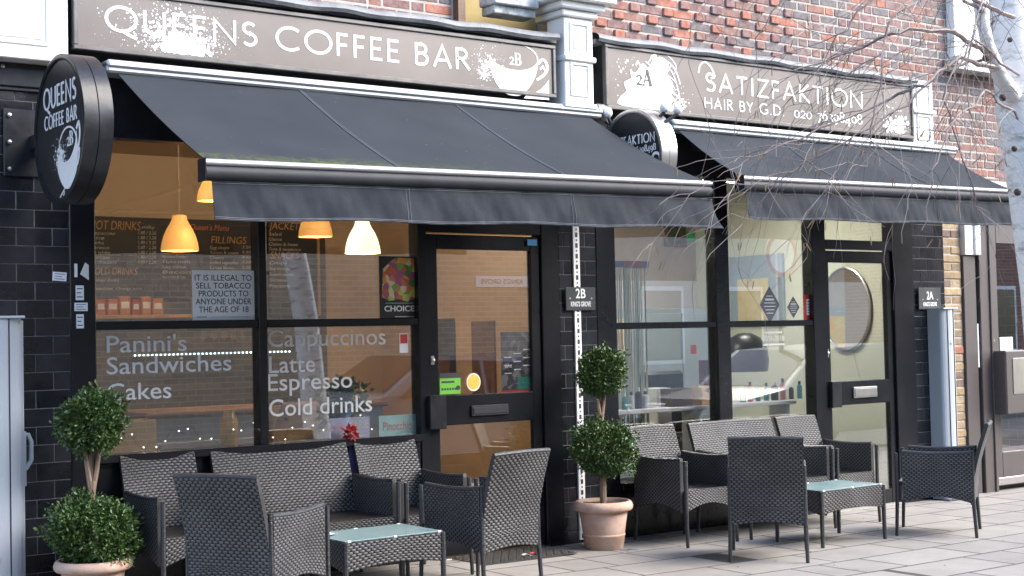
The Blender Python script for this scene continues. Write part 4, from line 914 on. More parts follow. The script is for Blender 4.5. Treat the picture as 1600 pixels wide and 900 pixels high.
# vinyl words on the coffee bar glass
WV=thing('window_lettering',(4.5,.04,.9),'pale etched vinyl menu words on the lower coffee bar windows','lettering')
for w,x0,x1,b in (("Panini's",167,292,551),('Sandwiches',167,362,585),('Cakes',168,268,626),('Cappuccinos',419,603,542),('Latte',421,493,583),('Espresso',419,551,611),('Cold drinks',421,582,651)):
    p=fy(x0,b,.04); q=fy(x1,b-6,.04); top=fy(x0,b-26,.04)
    text_fit('word',w,M['frostvinyl'],WV,p.x,q.x,p.z,top.z-p.z,.0435,bold=.004)
def poster(name,px0,py0,px1,py1,Y,mt,label,cat='poster'):
    a=fy(px0,py0,Y); b=fy(px1,py1,Y); T=thing(name,((a.x+b.x)/2,Y,b.z),label,cat)
    MB().box(a.x,b.x,Y,Y+.0015,b.z,a.z).build('sheet',mt,T); return T,a.x,b.x,b.z,a.z
T,x0,x1,z0,z1=poster('tobacco_notice',300,422,398,500,.040,M['paper'],'white notice about tobacco age limit on the upper left pane','notice')
rows=('IT IS ILLEGAL TO','SELL TOBACCO','PRODUCTS TO','ANYONE UNDER','THE AGE OF 18'); ins=(.04,.06,.10,.05,.10)
h=z1-z0; w=x1-x0
for i,(r,n) in enumerate(zip(rows,ins)): text_fit('line',r,M['ink'],T,x0+w*n,x1-w*n,z1-h*(.205+.158*i),h*.115,.0398,bold=.004)
mb=MB(); mb.box(x0+w*.06,x0+w*.22,.0392,.0398,z0+h*.06,z0+h*.085); mb.box(x0+w*.3,x0+w*.9,.0392,.0398,z0+h*.065,z0+h*.075); mb.build('small_print',M['counter'],T)
def vegmat(name,cols,sc,dark):
    mt,nt,b=newmat(name); L=nt.links; geo=N(nt,'ShaderNodeNewGeometry'); vo=N(nt,'ShaderNodeTexVoronoi'); vo.inputs['Scale'].default_value=sc; L.new(geo.outputs['Position'],vo.inputs['Vector'])
    s=N(nt,'ShaderNodeSeparateColor'); L.new(vo.outputs['Color'],s.inputs[0]); cr=N(nt,'ShaderNodeValToRGB'); cr.color_ramp.interpolation='CONSTANT'; e=cr.color_ramp.elements
    e[0].color=(*cols[0],1); e[1].position=1/len(cols); e[1].color=(*cols[1],1)
    for i,c in enumerate(cols[2:]): q=e.new((i+2)/len(cols)); q.color=(*c,1)
    L.new(s.outputs[0],cr.inputs[0]); L.new(cr.outputs[0],b.inputs['Base Color']); b.inputs['Roughness'].default_value=.3; return mt
VEG=vegmat('vegetable_print',[(.60,.12,.05),(.75,.32,.05),(.16,.36,.06),(.45,.55,.12),(.35,.10,.20),(.08,.20,.05),(.75,.55,.35),(.60,.20,.10)],24,0)
T,x0,x1,z0,z1=poster('food_poster',592,400,652,500,.0430,pm('dark_poster',(.025,.028,.03),.3),'dark food poster reading CHOICE on the upper right pane')
w,h=x1-x0,z1-z0
mb=MB(); mb.prism([(x0+w*.06,z0+h*.36),(x0+w*.25,z0+h*.30),(x0+w*.5,z0+h*.33),(x0+w*.75,z0+h*.29),(x0+w*.97,z0+h*.36),(x0+w*.97,z0+h*.97),(x0+w*.45,z0+h*.98),(x0+w*.30,z0+h*.92),(x0+w*.10,z0+h*.80)],lambda a,b:(a,.0422,b),lambda a,b:(a,.0429,b)); mb.build('vegetable_picture',VEG,T)
text_fit('title','CHOICE',M['vinyl'],T,x0+w*.12,x1-w*.08,z0+h*.14,h*.085,.0425,bold=.02); mb=MB(); mb.box(x0+w*.4,x1-w*.1,.0421,.0428,z0+h*.05,z0+h*.062); mb.box(x0+w*.15,x1-w*.1,.0421,.0428,z0+h*.265,z0+h*.270); mb.build('small_print',M['vinyl'],T)
T,x0,x1,z0,z1=poster('window_sticker',624,521,638,551,.040,M['paper'],'small red and white sticker beside Cappuccinos on the pane','sticker'); MB().box(x0+.006,x1-.006,.0392,.0398,z0+(z1-z0)*.48,z1-.006).build('red_square',M['red'],T)
T,x0,x1,z0,z1=poster('hygiene_sticker',687,588,720,615,.027,M['green'],'bright green rating sticker low on the coffee bar door glass','sticker'); w,h=x1-x0,z1-z0
MB().box(x0,x1,.0258,.0268,z1-h*.12,z1+h*.16).build('black_header',M['ink'],T); mb=MB()
for i in range(6): mb.lathe([(h*.07,0),(h*.07,-.0006)],(x0+w*(.12+.125*i),.0268,z0+h*.28),10,'y')
mb.lathe([(h*.14,0),(h*.14,-.0006)],(x0+w*.87,.0268,z0+h*.33),12,'y'); mb.box(x0+w*.08,x0+w*.7,.026,.0268,z0+h*.62,z0+h*.72); mb.build('print',M['ink'],T)
a=fy(740,597,.026); T=thing('oval_sticker',(a.x,.026,a.z),'yellow oval sticker on the coffee bar door glass','sticker')
mb=MB(); mb.prism([(a.x+.058*math.cos(t),a.z+.062*math.sin(t)) for t in [i*math.pi/12 for i in range(24)]],lambda p,q:(p,.0255,q),lambda p,q:(p,.0268,q)); mb.build('sheet',M['paper'],T); mb=MB(); mb.prism([(a.x+.050*math.cos(t),a.z+.052*math.sin(t)) for t in [i*math.pi/12 for i in range(24)]],lambda p,q:(p,.0248,q),lambda p,q:(p,.0254,q)); mb.build('centre',M['yellow'],T)
T,x0,x1,z0,z1=poster('event_poster',782,519,833,613,.042,vegmat('grey_event_print',[(.05,.05,.055),(.10,.10,.11),(.17,.17,.17),(.03,.03,.04),(.07,.06,.10)],26,0),'dark grey event poster inside the coffee bar door'); w,h=x1-x0,z1-z0
MB().box(x0+w*.5,x1,.0405,.0418,z0+h*.06,z0+h*.26).build('teal_corner',pm('teal_print',(.03,.22,.18),.4),T); MB().box(x0,x1,.0404,.0417,z0,z0+h*.055).build('red_footer',M['red'],T)
for i,(t,u,v) in enumerate((('MAX',.12,.42),('NIGHT',.42,.5),('MUSIC',.68,.56))[:1]): text_fit('headline',t,M['vinyl'],T,x0+w*u,x0+w*(u+.22),z0+h*v,h*.05,.0412,bold=.01)
mb=MB()
for i in range(9): mb.box(x0+w*(.1+.3*(i%3)),x0+w*(.32+.3*(i%3)),.0405,.0416,z0+h*(.32+.06*(i%3)+.13*(i//3)),z0+h*(.335+.06*(i%3)+.13*(i//3)))
mb.build('text_lines',M['paper'],T)
T,x0,x1,z0,z1=poster('door_sticker',823,374,838,384,-.0,M['blue'],'small blue sticker on the black coffee bar door head','sticker')
for ob in T.children: ob.location.y=-.0085
# salon window stickers
for (c,px,py,s,lab) in (('a',1203,476,.115,'large grey diamond award sticker on the salon window'),('b',1240,480,.072,'smaller grey diamond sticker on the salon window')):
    a=fy(px,py,.04); T=thing('diamond_sticker',(a.x,.04,a.z),lab,'sticker','diamond stickers on the salon window'); k=1.5 if c=='a' else 1.45
    mb=MB(); mb.prism([(a.x-s,a.z),(a.x,a.z-s*k*.85),(a.x+s,a.z),(a.x,a.z+s*k*.85)],lambda p,q:(p,.042,q),lambda p,q:(p,.0435,q)); mb.build('sheet',pm('slate_sticker',(.07,.085,.11),.5),T)
    mb=MB()
    for i in range(6): zz=a.z+s*(.6-.24*i); ww=s*(.62-abs(.6-.24*i)*.5); mb.box(a.x-ww,a.x+ww,.0412,.0418,zz-s*(.07 if i==1 else .028),zz+s*(.07 if i==1 else .028))
    mb.build('print',M['offwhite'],T)
T,x0,x1,z0,z1=poster('red_notice',1256,460,1277,500,.040,M['red'],'red and white notice at the lower right of the salon pane','sticker'); w,h=x1-x0,z1-z0
MB().box(x0+w*.18,x1-w*.18,.0392,.0398,z0+h*.2,z1-h*.18).build('white_panel',M['paper'],T); mb=MB()
for i in range(5): mb.box(x0+w*.26,x1-w*.26,.0384,.0390,z0+h*(.26+.11*i),z0+h*(.31+.11*i))
mb.build('print',M['ink'],T)
T,x0,x1,z0,z1=poster('award_lettering',1192,517,1226,545,.0425,M['paper'],'faint white award years lettering on the lower salon pane','lettering')
bpy.data.objects.remove(T.children[0]); w,h=x1-x0,z1-z0
text_fit('years','2001-2018',M['offwhite'],T,x0,x1,z0+h*.45,h*.28,.0435)
mb=MB(); mb.box(x0,x1,.0425,.0432,z0+h*.2,z0+h*.3); mb.box(x0+w*.1,x1-w*.1,.0425,.0432,z0+h*.85,z0+h*.95); mb.build('line',M['offwhite'],T)
# ------------------------------------------------------------------ interiors
CZ=2.97
def slabobj(name,x0,x1,y0,y1,z0,z1,mt): return struct(MB().box(x0,x1,y0,y1,z0,z1).build(name,M[mt]))
slabobj('cafe_floor',2.4,6.44,.115,2.72,-.10,.02,'floorm'); slabobj('cafe_back_wall',2.4,6.44,2.60,2.72,.021,CZ,'orange'); slabobj('cafe_ceiling',2.4,6.44,.115,2.72,CZ+.001,CZ+.07,'orange')
slabobj('cafe_wall_panelling',2.5005,5.90,2.585,2.599,.021,2.44,'splash'); slabobj('cafe_left_wall',2.4,2.5,.31,2.599,.021,CZ,'orange'); slabobj('cafe_right_wall',6.44,6.50,.31,2.72,.021,CZ,'orange')
slabobj('salon_floor',6.50,11.0,.115,3.52,-.12,-.01,'floorm'); slabobj('salon_back_wall',6.50,11.0,3.40,3.52,2.06,CZ,'taupe'); slabobj('salon_back_wall_lower',6.50,11.0,3.40,3.52,-.009,2.059,'lilac'); slabobj('salon_ceiling',6.50,11.0,.115,3.52,CZ+.001,CZ+.07,'offwhite')
slabobj('salon_left_wall',6.5005,6.56,.31,3.399,-.009,CZ,'salon'); slabobj('salon_right_wall',10.94,11.0,.31,3.399,-.009,CZ,'salon')
slabobj('hall_back_wall',11.02,13.2,1.3,1.4,-.05,2.9,'hall'); slabobj('hall_floor',11.02,13.2,.125,1.299,-.1,-.01,'floorm'); slabobj('hall_ceiling',11.02,13.2,.125,1.4,2.75,2.85,'offwhite'); slabobj('hall_side_wall',13.2005,13.3,.42,1.4,-.05,2.9,'hall')
# pendants
shade_on=emit('glowing_shade',(1,.86,.56),.5); shade_dim=emit('amber_shade',(.80,.42,.12),.17)
def pendant(px,py,Y,r,mt,label,power):
    c=fy(px,py,Y); zb=c.z    # py: bottom rim
    h=r*1.88; P=thing('pendant_lamp',(c.x,Y,zb),label,'pendant lamp','pendant lamps in the coffee bar')
    prof=[(r,0),(r*.995,.04*h),(r*.955,.2*h),(r*.86,.4*h),(r*.70,.6*h),(r*.52,.76*h),(r*.41,.88*h),(r*.38,1.0*h)]
    inner=[(q*.96,z) for q,z in prof][::-1]
    mb=MB(); mb.lathe(prof+inner,(c.x,Y,zb),28,cap=False); mb.build('lamp_shade',mt,P)
    mb=MB(); mb.lathe([(r*.36,h*.99),(r*.2,h*1.03),(.004,h*1.05)],(c.x,Y,zb),16); mb.tube([(c.x,Y,zb+h*1.04),(c.x,Y,CZ)],.002,6); mb.build('cord',M['orange'],P)
    mb=MB(); mb.lathe([(.0,.08),(.03,.10),(.035,.14),(.02,.19),(.015,.22),(0,.221)],(c.x,Y,zb),12); mb.build('bulb',emit('bulb_glow',(1,.8,.5),8),P)
    ld=bpy.data.lights.new('pendant_light','POINT'); ld.energy=power; ld.color=(1,.72,.42); ld.shadow_soft_size=.025
    lo=bpy.data.objects.new('pendant_light',ld); COL.objects.link(lo); lo.parent=P; lo.location=(0,0,.09)
pendant(567,396,.56,.124,shade_on,'brightly glowing white pendant lamp in the coffee bar window',6)
pendant(281,392,1.30,.13,shade_dim,'amber glass pendant lamp in front of the menu board',5)
pendant(493,370,1.62,.13,shade_dim,'amber pendant lamp half hidden by the awning valance',6)
pendant(331,314,.9,.10,shade_dim,'amber pendant lamp just peeking out left of the valance',4)
for i,(px,py,Y) in enumerate(((3.4,0,.5),(4.5,0,.55),(5.7,0,.5))):  # ceiling lamps added out of view above the windows to light the cafe
    c=Vector((px,Y,CZ)); T=thing('added_globe_lamp',(c.x,Y,CZ),('unseen round ceiling lamp added just inside the left cafe pane','unseen round ceiling lamp added just inside the second cafe pane','unseen round ceiling lamp added just inside the cafe door')[i],'ceiling lamp','small ceiling lamps added to light the coffee bar')
    MB().lathe([(.05,0),(.05,-.02),(.03,-.03)],(c.x,Y,CZ),20).build('lamp_base',M['offwhite'],T); MB().lathe([(.03,-.031),(.055,-.05),(.06,-.075),(.045,-.10),(.0,-.115)],(c.x,Y,CZ),20).build('globe',emit('added_globe_glow',(1,.76,.48),.7),T)
    ld=bpy.data.lights.new('added_globe_light','POINT'); ld.energy=7; ld.color=(1,.78,.54); ld.shadow_soft_size=.015
    lo=bpy.data.objects.new('added_globe_light',ld); COL.objects.link(lo); lo.parent=T; lo.location=(0,0,-.135)
# menu boards
def board(x0,x1,z0,z1,label):
    B=thing('menu_board',((x0+x1)/2,2.57,z0),label,'menu board','chalk menu boards')
    MB().bbox(x0,x1,2.555,2.584,z0,z1,.004).build('board',M['board'],B)
    MB().bbox(x1-.025,x1-.001,2.54,2.554,z0,z1,.003).build('edge_trim',M['wood'],B); return B
def chalk(B,t,px0,px1,pyb,cap,mt,shear=.15,Y=2.5545):
    a=fy(px0,pyb,Y); b=fy(px1,pyb,Y); c=fy(px0,pyb-cap,Y); text_fit('chalk_line',t,M[mt],B,a.x,b.x,a.z,c.z-a.z,Y-.001,shear=shear)
zt=fy(280,342,2.555).z
x1=fy(396,342,2.555).x
B=board(3.0,x1,1.84,zt,'long black menu board with hot drinks and fillings on cafe wall')
chalk(B,'HOT DRINKS',140,220,358,14,'ochalk'); chalk(B,'milky',222,242,357,5,'chalk')
for i,(t,e) in enumerate((('Cappuccino',180),('Latte',163),('Mocha',162),('Espresso',171),('Flat white',172),('Americano',171),('Hot chocolate',182))):
    chalk(B,t,138,e,366+i*7.6,5,'chalk'); chalk(B,'1.80 / 2.20',216,244,366+i*7.6,5,'chalk')
chalk(B,'COLD DRINKS',140,215,429,11,'ochalk'); chalk(B,'Canned drinks',141,186,440,5,'chalk'); chalk(B,'Smoothies  Orange juice',142,222,453,5,'chalk')
chalk(B,"Queen's Menu",297,358,359,9,'rchalk',.25); chalk(B,'FILLINGS',330,385,380,11,'ochalk')
for i,(t,e) in enumerate((('Egg mayo',358),('Salmon & cream',372),('Cheese',350),('Grilled vegetables',372),('Crispy bacon',366))): chalk(B,t,328,e,389+i*7.8,5,'chalk'); chalk(B,'3.50',378,392,388+i*7.8,4,'chalk')
for i,t in enumerate(('Ham cheese & tomato','Tuna melt','Spicy chicken','Bacon','Avocado & feta')): chalk(B,t,253,290+8*(i%2),403+i*8,5,'chalk')
a=fy(419,342,2.555).x; b=fy(498,342,2.555).x
B=board(a,b,1.70,zt,'black menu board with jacket potatoes list right of the window post')
chalk(B,'JACKET',420,468,358,11,'ochalk')
for i,(t,e) in enumerate((('Salad',440),('Cheese',440),('Cheese & beans',465),('Tuna & sweetcorn',470))): chalk(B,t,420,e,368+i*7.8,5,'chalk')
chalk(B,'SNACKS',423,467,404,11,'ochalk')
for i in range(5): chalk(B,('Crisps','Soup of the day','Toasted teacake','Scone','Flapjack')[i],421,440+5*(i%3)+8,413+i*9,5,'chalk'); 
# shelf with packets
z=fy(200,492,2.45).z; x0,x1=fy(140,490,2.45).x,fy(302,490,2.45).x
S=thing('wall_shelf',((x0+x1)/2,2.5,z),'pine shelf of orange packets under the long menu board','shelf'); MB().bbox(3.2,x1+.3,2.40,2.598,z-.03,z,.004).build('shelf_board',M['wood'],S)
RNG=random.Random(4); x=x0-.3; i=0
names=[('orange',(.55,.13,.03)),('red',(.45,.05,.02)),('cream',(.65,.55,.35)),('yellow',(.65,.42,.04)),('amber',(.50,.20,.04))]
pk=[pm('packet_'+n,c,.45) for n,c in names]
while x<x1+.2:
    w=RNG.uniform(.06,.10); h=RNG.uniform(.11,.15); k=RNG.choice([0,0,1,1,2,3,4])
    P=thing('food_packet',(x+w/2,2.46,z),'%s packet, %s from the left on the pine cafe shelf'%(names[k][0],('first','second','third','fourth','fifth','sixth','seventh','eighth','ninth','tenth','eleventh','twelfth','thirteenth','fourteenth','fifteenth','sixteenth','seventeenth','eighteenth')[i]),'packet','packets on the cafe shelf')
    MB().bbox(x,x+w-.008,2.42,2.50,z+.0005,z+h,.006).build('packet',pk[k],P); MB().box(x+.012,x+w-.02,2.4185,2.4199,z+h*.35,z+h*.7).build('packet_label',M['paper'] if k!=2 else M['ink'],P)
    x+=w+(.25 if i==9 else .004); i+=1
# glass shelf with light strip
z=fy(300,553,2.35).z; x0,x1=fy(205,553,2.35).x,fy(402,553,2.35).x
S=thing('glass_shelf',((x0+x1)/2,2.4,z),'glass shelf edged with white light dots behind the counter','shelf'); MB().box(x0,x1+.3,2.34,2.598,z,z+.012).build('shelf_board',M['clear'],S); MB().box(x0,x1+.3,2.325,2.339,z-.01,z+.012).build('light_strip',pm('teal_strip',(.05,.16,.18),.4),S)
led=emit('led_white',(.8,.95,1),3); dm=MB().lathe([(0,-.006),(.005,-.004),(.006,0)],(0,0,0),8,'y').mesh('light_dot'); dm.materials.append(led)
k=x0+.02
while k<x1+.28: place('light_dot',dm,S,(k,2.3245,z)); k+=.034
for i,px in enumerate((318,335,350,364,380)):
    c=fy(px,548,2.42); G=thing('wine_glass',(c.x,2.42,z+.0125),('leftmost','second','middle','fourth','rightmost')[i]+' of the five stemmed glasses on the lit glass shelf','glass','stemmed glasses on the lit shelf')
    MB().lathe([(.03,0),(.005,.006),(.004,.07),(.025,.09),(.034,.12),(.030,.165),(.029,.165),(.032,.12),(.022,.093),(0,.08)],(c.x,2.42,z+.0125),16).build('bowl_and_stem',M['clear'],G)
# counter
zc=fy(300,642,.95).z; x0=fy(233,650,.95).x
C=thing('service_counter',(4.6,1.2,.02),'blue-grey service counter behind the coffee bar windows','counter')
MB().bbox(x0,5.45,.95,1.55,.021,zc-.035,.004).build('counter_body',M['counter'],C); MB().bbox(x0-.03,5.48,.91,1.58,zc-.034,zc,.006).build('counter_top',M['dwood'],C); MB().bbox(x0+.04,x0+.80,.935,.9495,.50,zc-.20,.004).build('front_panel',M['counter'],C)
def crate(x,y,z,w,d,h,label,mt,slot=True):
    K=thing('wooden_crate',(x,y,z),label,'crate','wooden crates in the windows')
    mb=MB(); t=.012
    mb.bbox(x-w/2,x+w/2,y-d/2,y-d/2+t,z,z+h,.003).build('front_board',mt,K)
    for s in(-1,1): MB().bbox(x+s*(w/2-t/2)-t/2,x+s*(w/2-t/2)+t/2,y-d/2+t,y+d/2-t,z,z+h,.002).build('side_board',mt,K)
    MB().bbox(x-w/2,x+w/2,y+d/2-t,y+d/2,z,z+h,.003).build('back_board',mt,K); MB().box(x-w/2+t,x+w/2-t,y-d/2+t,y+d/2-t,z+.002,z+.012).build('base_board',mt,K)
    if slot: MB().prism([(x+.045*math.cos(a)*(1 if abs(math.cos(a))>.5 else 1),z+h*.78+.018*math.sin(a)) for a in [i*math.pi/8 for i in range(16)]],lambda p,q:(p,y-d/2-.001,q),lambda p,q:(p,y-d/2-.0002,q)).build('hand_hole',M['ink'],K)
    return K
def leafball(mb,c,r,n,size,rng,squash=1.0,shell=.55,ridge=.12):
    c=Vector(c)
    for i in range(n):
        z=rng.uniform(-1,1); a=rng.uniform(0,2*math.pi); q=math.sqrt(1-z*z); d=Vector((q*math.cos(a),q*math.sin(a),z))
        lump=1+ridge*(math.sin(d.x*7+c.x*3)*math.sin(d.y*6+1)+.6*math.sin(d.z*9+d.x*4)+.5*math.sin(d.x*17+d.z*13)*math.sin(d.y*15))
        rr=r*lump*(shell+(1-shell)*rng.random()**.45); p=c+Vector((d.x*rr,d.y*rr,d.z*rr*squash))
        s=size*rng.uniform(.65,1.35); t=(d+Vector((rng.gauss(0,.7),rng.gauss(0,.7),rng.gauss(0,.7)+.25))).normalized()
        b=t.cross(Vector((rng.gauss(0,1),rng.gauss(0,1),rng.gauss(0,1))))
        if b.length<1e-3: continue
        b.normalize(); nn=b.cross(t)
        k=len(mb.v); mb.v += [tuple(p),tuple(p+t*s*.5+b*s*.30+nn*s*.08),tuple(p+t*s),tuple(p+t*s*.5-b*s*.30+nn*s*.08)]; mb.face([k,k+1,k+2,k+3])
def plant(x,y,z,r,n,label,size=.035):
    P=thing('potted_plant',(x,y,z),label,'plant'); MB().lathe([(.05,0),(.065,.09),(.06,.09),(.05,.08)],(x,y,z),16).build('pot',M['terracotta'],P)
    mb=MB(); leafball(mb,(x,y,z+.09+r*.8),r,n,size,random.Random(int(x*100)),.85,.2,.3); o=mb.build('foliage',M['leaf'],P); o['kind']='stuff'
W=thing('window_ledge',(4.06,.3,.8),'black inside ledge along the bottom of the coffee bar windows','ledge'); MB().bbox(2.97,5.16,.115,.50,.80,.838,.004).build('ledge_board',M['black'],W)
a=fy(449,632,.30); crate(a.x,.30,.8385,.32,.2,fy(449,601,.20).z-.8385 if False else .25,'yellow pine crate on the coffee bar window ledge',M['wood'],False)
a=fy(440,600,.30); plant(a.x-.05,.30,.852,.10,260,'small green plant in the pine window crate')
a=fy(535,600,.36); plant(a.x,.36,.8385,.17,650,'bushy dark green plant on the coffee bar window ledge',.05)
a=fy(200,625,.30); crate(a.x,.32,.8385,.30,.18,.20,'orange wooden crate at the left of the window ledge',M['wood'],False)
for i,(px,mt) in enumerate(((160,'paper'),(176,'blue'))):
    a=fy(px,590,.3); K=thing('menu_card',(a.x,.31,1.04),('white menu card standing in the left window crate','blue menu card standing in the left window crate')[i],'card','menu cards in the left window'); MB().bbox(a.x-.05,a.x+.05,.30+.01*i,.306+.01*i,.86,1.23-.03*i,.002).build('card',M[mt] if mt=='paper' else pm('pale_blue_card',(.25,.5,.6),.5),K)
a=fy(398,600,.3); J=thing('honey_jar',(3.93,.3,.8385),'amber jar at the right end of the left pane','jar'); MB().lathe([(.05,0),(.055,.02),(.055,.17),(.035,.20),(.035,.23),(0,.23)],(3.93,.3,.8385),20).build('jar_body',pm('amber_glass',(.5,.28,.06),.25),J)
RC=thing('red_cafe_chair',(4.55,.75,.02),'dark red cafe chair seen through the coffee bar window','chair')
mr=pm('dark_red_vinyl',(.16,.02,.02),.5)
MB().bbox(4.30,4.68,.56,.60,.62,1.0,.02).build('backrest',mr,RC); MB().bbox(4.30,4.68,.60,.93,.44,.49,.015).build('seat',mr,RC)
for dx in (4.33,4.65):
    for dy in (.58,.90): MB().tube([(dx,dy,.021),(dx,dy,.62 if dy<.7 else .44)],.012,8).build('leg',M['silver'],RC)
FL=thing('fairy_lights',(4.5,.14,.85),'string of tiny white fairy lights along the coffee bar windows','fairy lights')
pts=[]; RNG=random.Random(9)
for i in range(60):
    x=3.05+i*.0355; pts.append((x,.13+.02*math.sin(i*1.3),.93+.05*math.sin(i*.55)+.03*math.sin(i*1.7)))
MB().tube(pts,.0015,4).build('wire',M['ink'],FL); bm_=MB().lathe([(0,-.0045),(.004,-.002),(.004,.002),(0,.0045)],(0,0,0),6).mesh('bulb'); bm_.materials.append(emit('fairy_glow',(1,.97,.9),1.6))
for i in range(1,60,2): place('bulb',bm_,FL,Vector(pts[i])+Vector((0,-.006,RNG.uniform(-.012,.006))))
T,x0,x1,z0,z1=poster('pale_flyer',515,654,578,689,.058,pm('lilac_paper',(.62,.62,.76),.5),'lilac flyer reading MARIE behind the second coffee bar pane','flyer'); text_fit('title','MARIE',M['vinyl'],T,x0+(x1-x0)*.45,x1-.01,z0+(z1-z0)*.55,.05,.0575)
T,x0,x1,z0,z1=poster('teal_flyer',592,650,650,681,.058,pm('teal_paper',(.36,.66,.62),.5,c2=(.5,.75,.7),vs=20),'teal flyer with red title behind the second coffee bar pane','flyer'); text_fit('title','Pinocchio',pm('red_title',(.62,.22,.15),.5),T,x0+.03,x1-.03,z0+(z1-z0)*.33,.055,.0575,bold=.01)
# purple flyer and red paper flower on the riser between sofa and chair
a=fy(556,700,-.005); T=thing('purple_flyer',(a.x,-.005,.60),'purple flyer on the black stall riser between sofa and chair','flyer'); MB().box(a.x-.05,a.x+.12,-.004,-.0005,.55,.81).build('sheet',pm('purple_paper',(.10,.09,.30),.5,c2=(.18,.17,.42),vs=12),T)
a=fy(551,694,-.06); T=thing('red_flower',(a.x,-.05,.8625),'red paper flower standing on the window sill','flower'); mb=MB(); leafball(mb,(a.x,-.035,.90),.032,90,.035,random.Random(3),1.2,.2); mb.build('petals',pm('red_paper',(.55,.03,.03),.6),T); MB().tube([(a.x,-.03,.8625),(a.x,-.035,.90)],.004,6).build('stem',M['green'],T)
# inside notices seen on the right cafe wall
for (y0,y1,z0_,z1_,mt,lab) in ((1.45,1.85,1.05,1.65,'board','dark framed notice on the right cafe wall'),(.9,1.2,.9,1.62,'dwood','tall dark wooden panel on the right cafe wall')):
    T=thing('wall_notice',(6.43,(y0+y1)/2,z0_),lab,'notice','notices on the cafe wall'); MB().bbox(6.415,6.439,y0,y1,z0_,z1_,.004).build('panel',M[mt],T); MB().bbox(6.405,6.4145,y0+.05,y1-.05,z0_+.06,z0_+.30,.002).build('sheet',M['dwood'],T)
# ---- salon contents
def onright(px,py,X=10.93): return fx(px,py,X)
lp=thing('added_panel_lamp',(8.6,1.6,CZ-.03),'unseen white ceiling panel lamp added to light the hair salon','ceiling lamp','added salon ceiling lamps')  # unseen ceiling panels, added to brighten the salon interior
MB().bbox(7.3,7.9,1.2,1.8,CZ-.04,CZ,.004).build('housing',M['vinyl'],lp); MB().box(7.33,7.87,1.23,1.77,CZ-.045,CZ-.0405).build('diffuser',emit('added_panel_glow',(1,.98,.90),14),lp)
lp2=thing('added_panel_lamp',(9.7,1.5,CZ-.03),'second unseen ceiling panel lamp added nearer the salon door','ceiling lamp','added salon ceiling lamps')
MB().bbox(9.4,10.0,1.2,1.8,CZ-.04,CZ,.004).build('housing',M['vinyl'],lp2); MB().box(9.43,9.97,1.23,1.77,CZ-.045,CZ-.0405).build('diffuser',emit('added_panel_glow2',(1,.98,.90),14),lp2)
a=fy(1038,348,3.38); b=fy(1072,386,3.38); T=thing('dark_picture',(a.x,3.38,b.z),'dark olive picture high on the salon back wall','picture'); MB().bbox(a.x,b.x,3.36,3.398,b.z,a.z,.006).build('frame',M['dwood'],T); MB().box(a.x+.03,b.x-.03,3.355,3.3595,b.z+.03,a.z-.03).build('canvas',pm('olive_canvas',(.06,.055,.02),.6),T)
a=fy(1074,362,3.38); b=fy(1086,379,3.38); T=thing('green_card',(a.x,3.38,b.z),'bright green card beside the dark picture in the salon','card'); MB().box(a.x,b.x,3.39,3.398,b.z,a.z).build('sheet',pm('emerald_card',(.03,.40,.12),.5),T)
# strand curtain just inside the first salon pane
a=fy(963,415,.5); b=fy(1012,405,.5); zt=fy(985,412,.5).z
T=thing('strand_curtain',((a.x+b.x)/2,.5,.3),'cream and green strand curtain hanging inside the first salon pane','curtain')
MB().bbox(a.x-.35,b.x,.48,.52,zt-.03,zt+.02,.004).build('curtain_rail',pm('blue_header',(.06,.09,.35),.5),T); MB().bbox(a.x+.05,b.x-.06,.474,.4795,zt-.028,zt+.015,.002).build('red_band',M['red'],T)
cm=[pm('strand_'+str(i),c,.6) for i,c in enumerate(((.62,.62,.42),(.50,.60,.50),(.66,.60,.45),(.40,.50,.42)))]
RNG=random.Random(6); n=34
for i in range(n):
    x=a.x-.33+(b.x-a.x+.32)*i/n; w=RNG.uniform(.004,.008); y=.5+RNG.uniform(-.012,.012)
    MB().tube([(x,y,zt-.031),(x+RNG.uniform(-.004,.004),y,1.4),(x+RNG.uniform(-.012,.012),y,.45)],w,5).build('strand',cm[RNG.randrange(4)],T)
# windowsill boxes in the salon
L=thing('salon_window_board',(8,.3,.9),'white display board inside the salon windows','display shelf'); MB().bbox(6.89,9.0,.20,.50,.885,.915,.004).build('board',M['offwhite'],L)
for s in (6.95,7.95,8.95): MB().bbox(s-.02,s+.02,.25,.45,-.009,.884,.003).build('leg',M['offwhite'],L)
a=fy(1108,604,.26); crate(a.x,.32,.9155,.17,.12,.15,'yellow wooden box with hand hole in the salon window',M['wood'])
a=fy(1075,604,.30); crate(a.x-.06,.37,.9155,.24,.12,.14,'brown wooden box behind the yellow box in the salon window',M['dwood'],False)
a=fy(1107,560,.34); K=thing('dark_bottle_box',(a.x+.05,.44,.9155),'dark purple carton standing behind the yellow wooden box','carton'); MB().bbox(a.x+.01,a.x+.09,.41,.47,.9155,1.27,.004).build('carton',pm('plum_card',(.09,.04,.08),.5),K)
a=fy(1085,546,.045); T=thing('red_square_sticker',(a.x,.054,a.z),'small red square sticker on the lower salon pane','sticker'); MB().box(a.x-.03,a.x+.03,.0535,.055,a.z-.035,a.z+.035).build('sheet',M['red'],T)
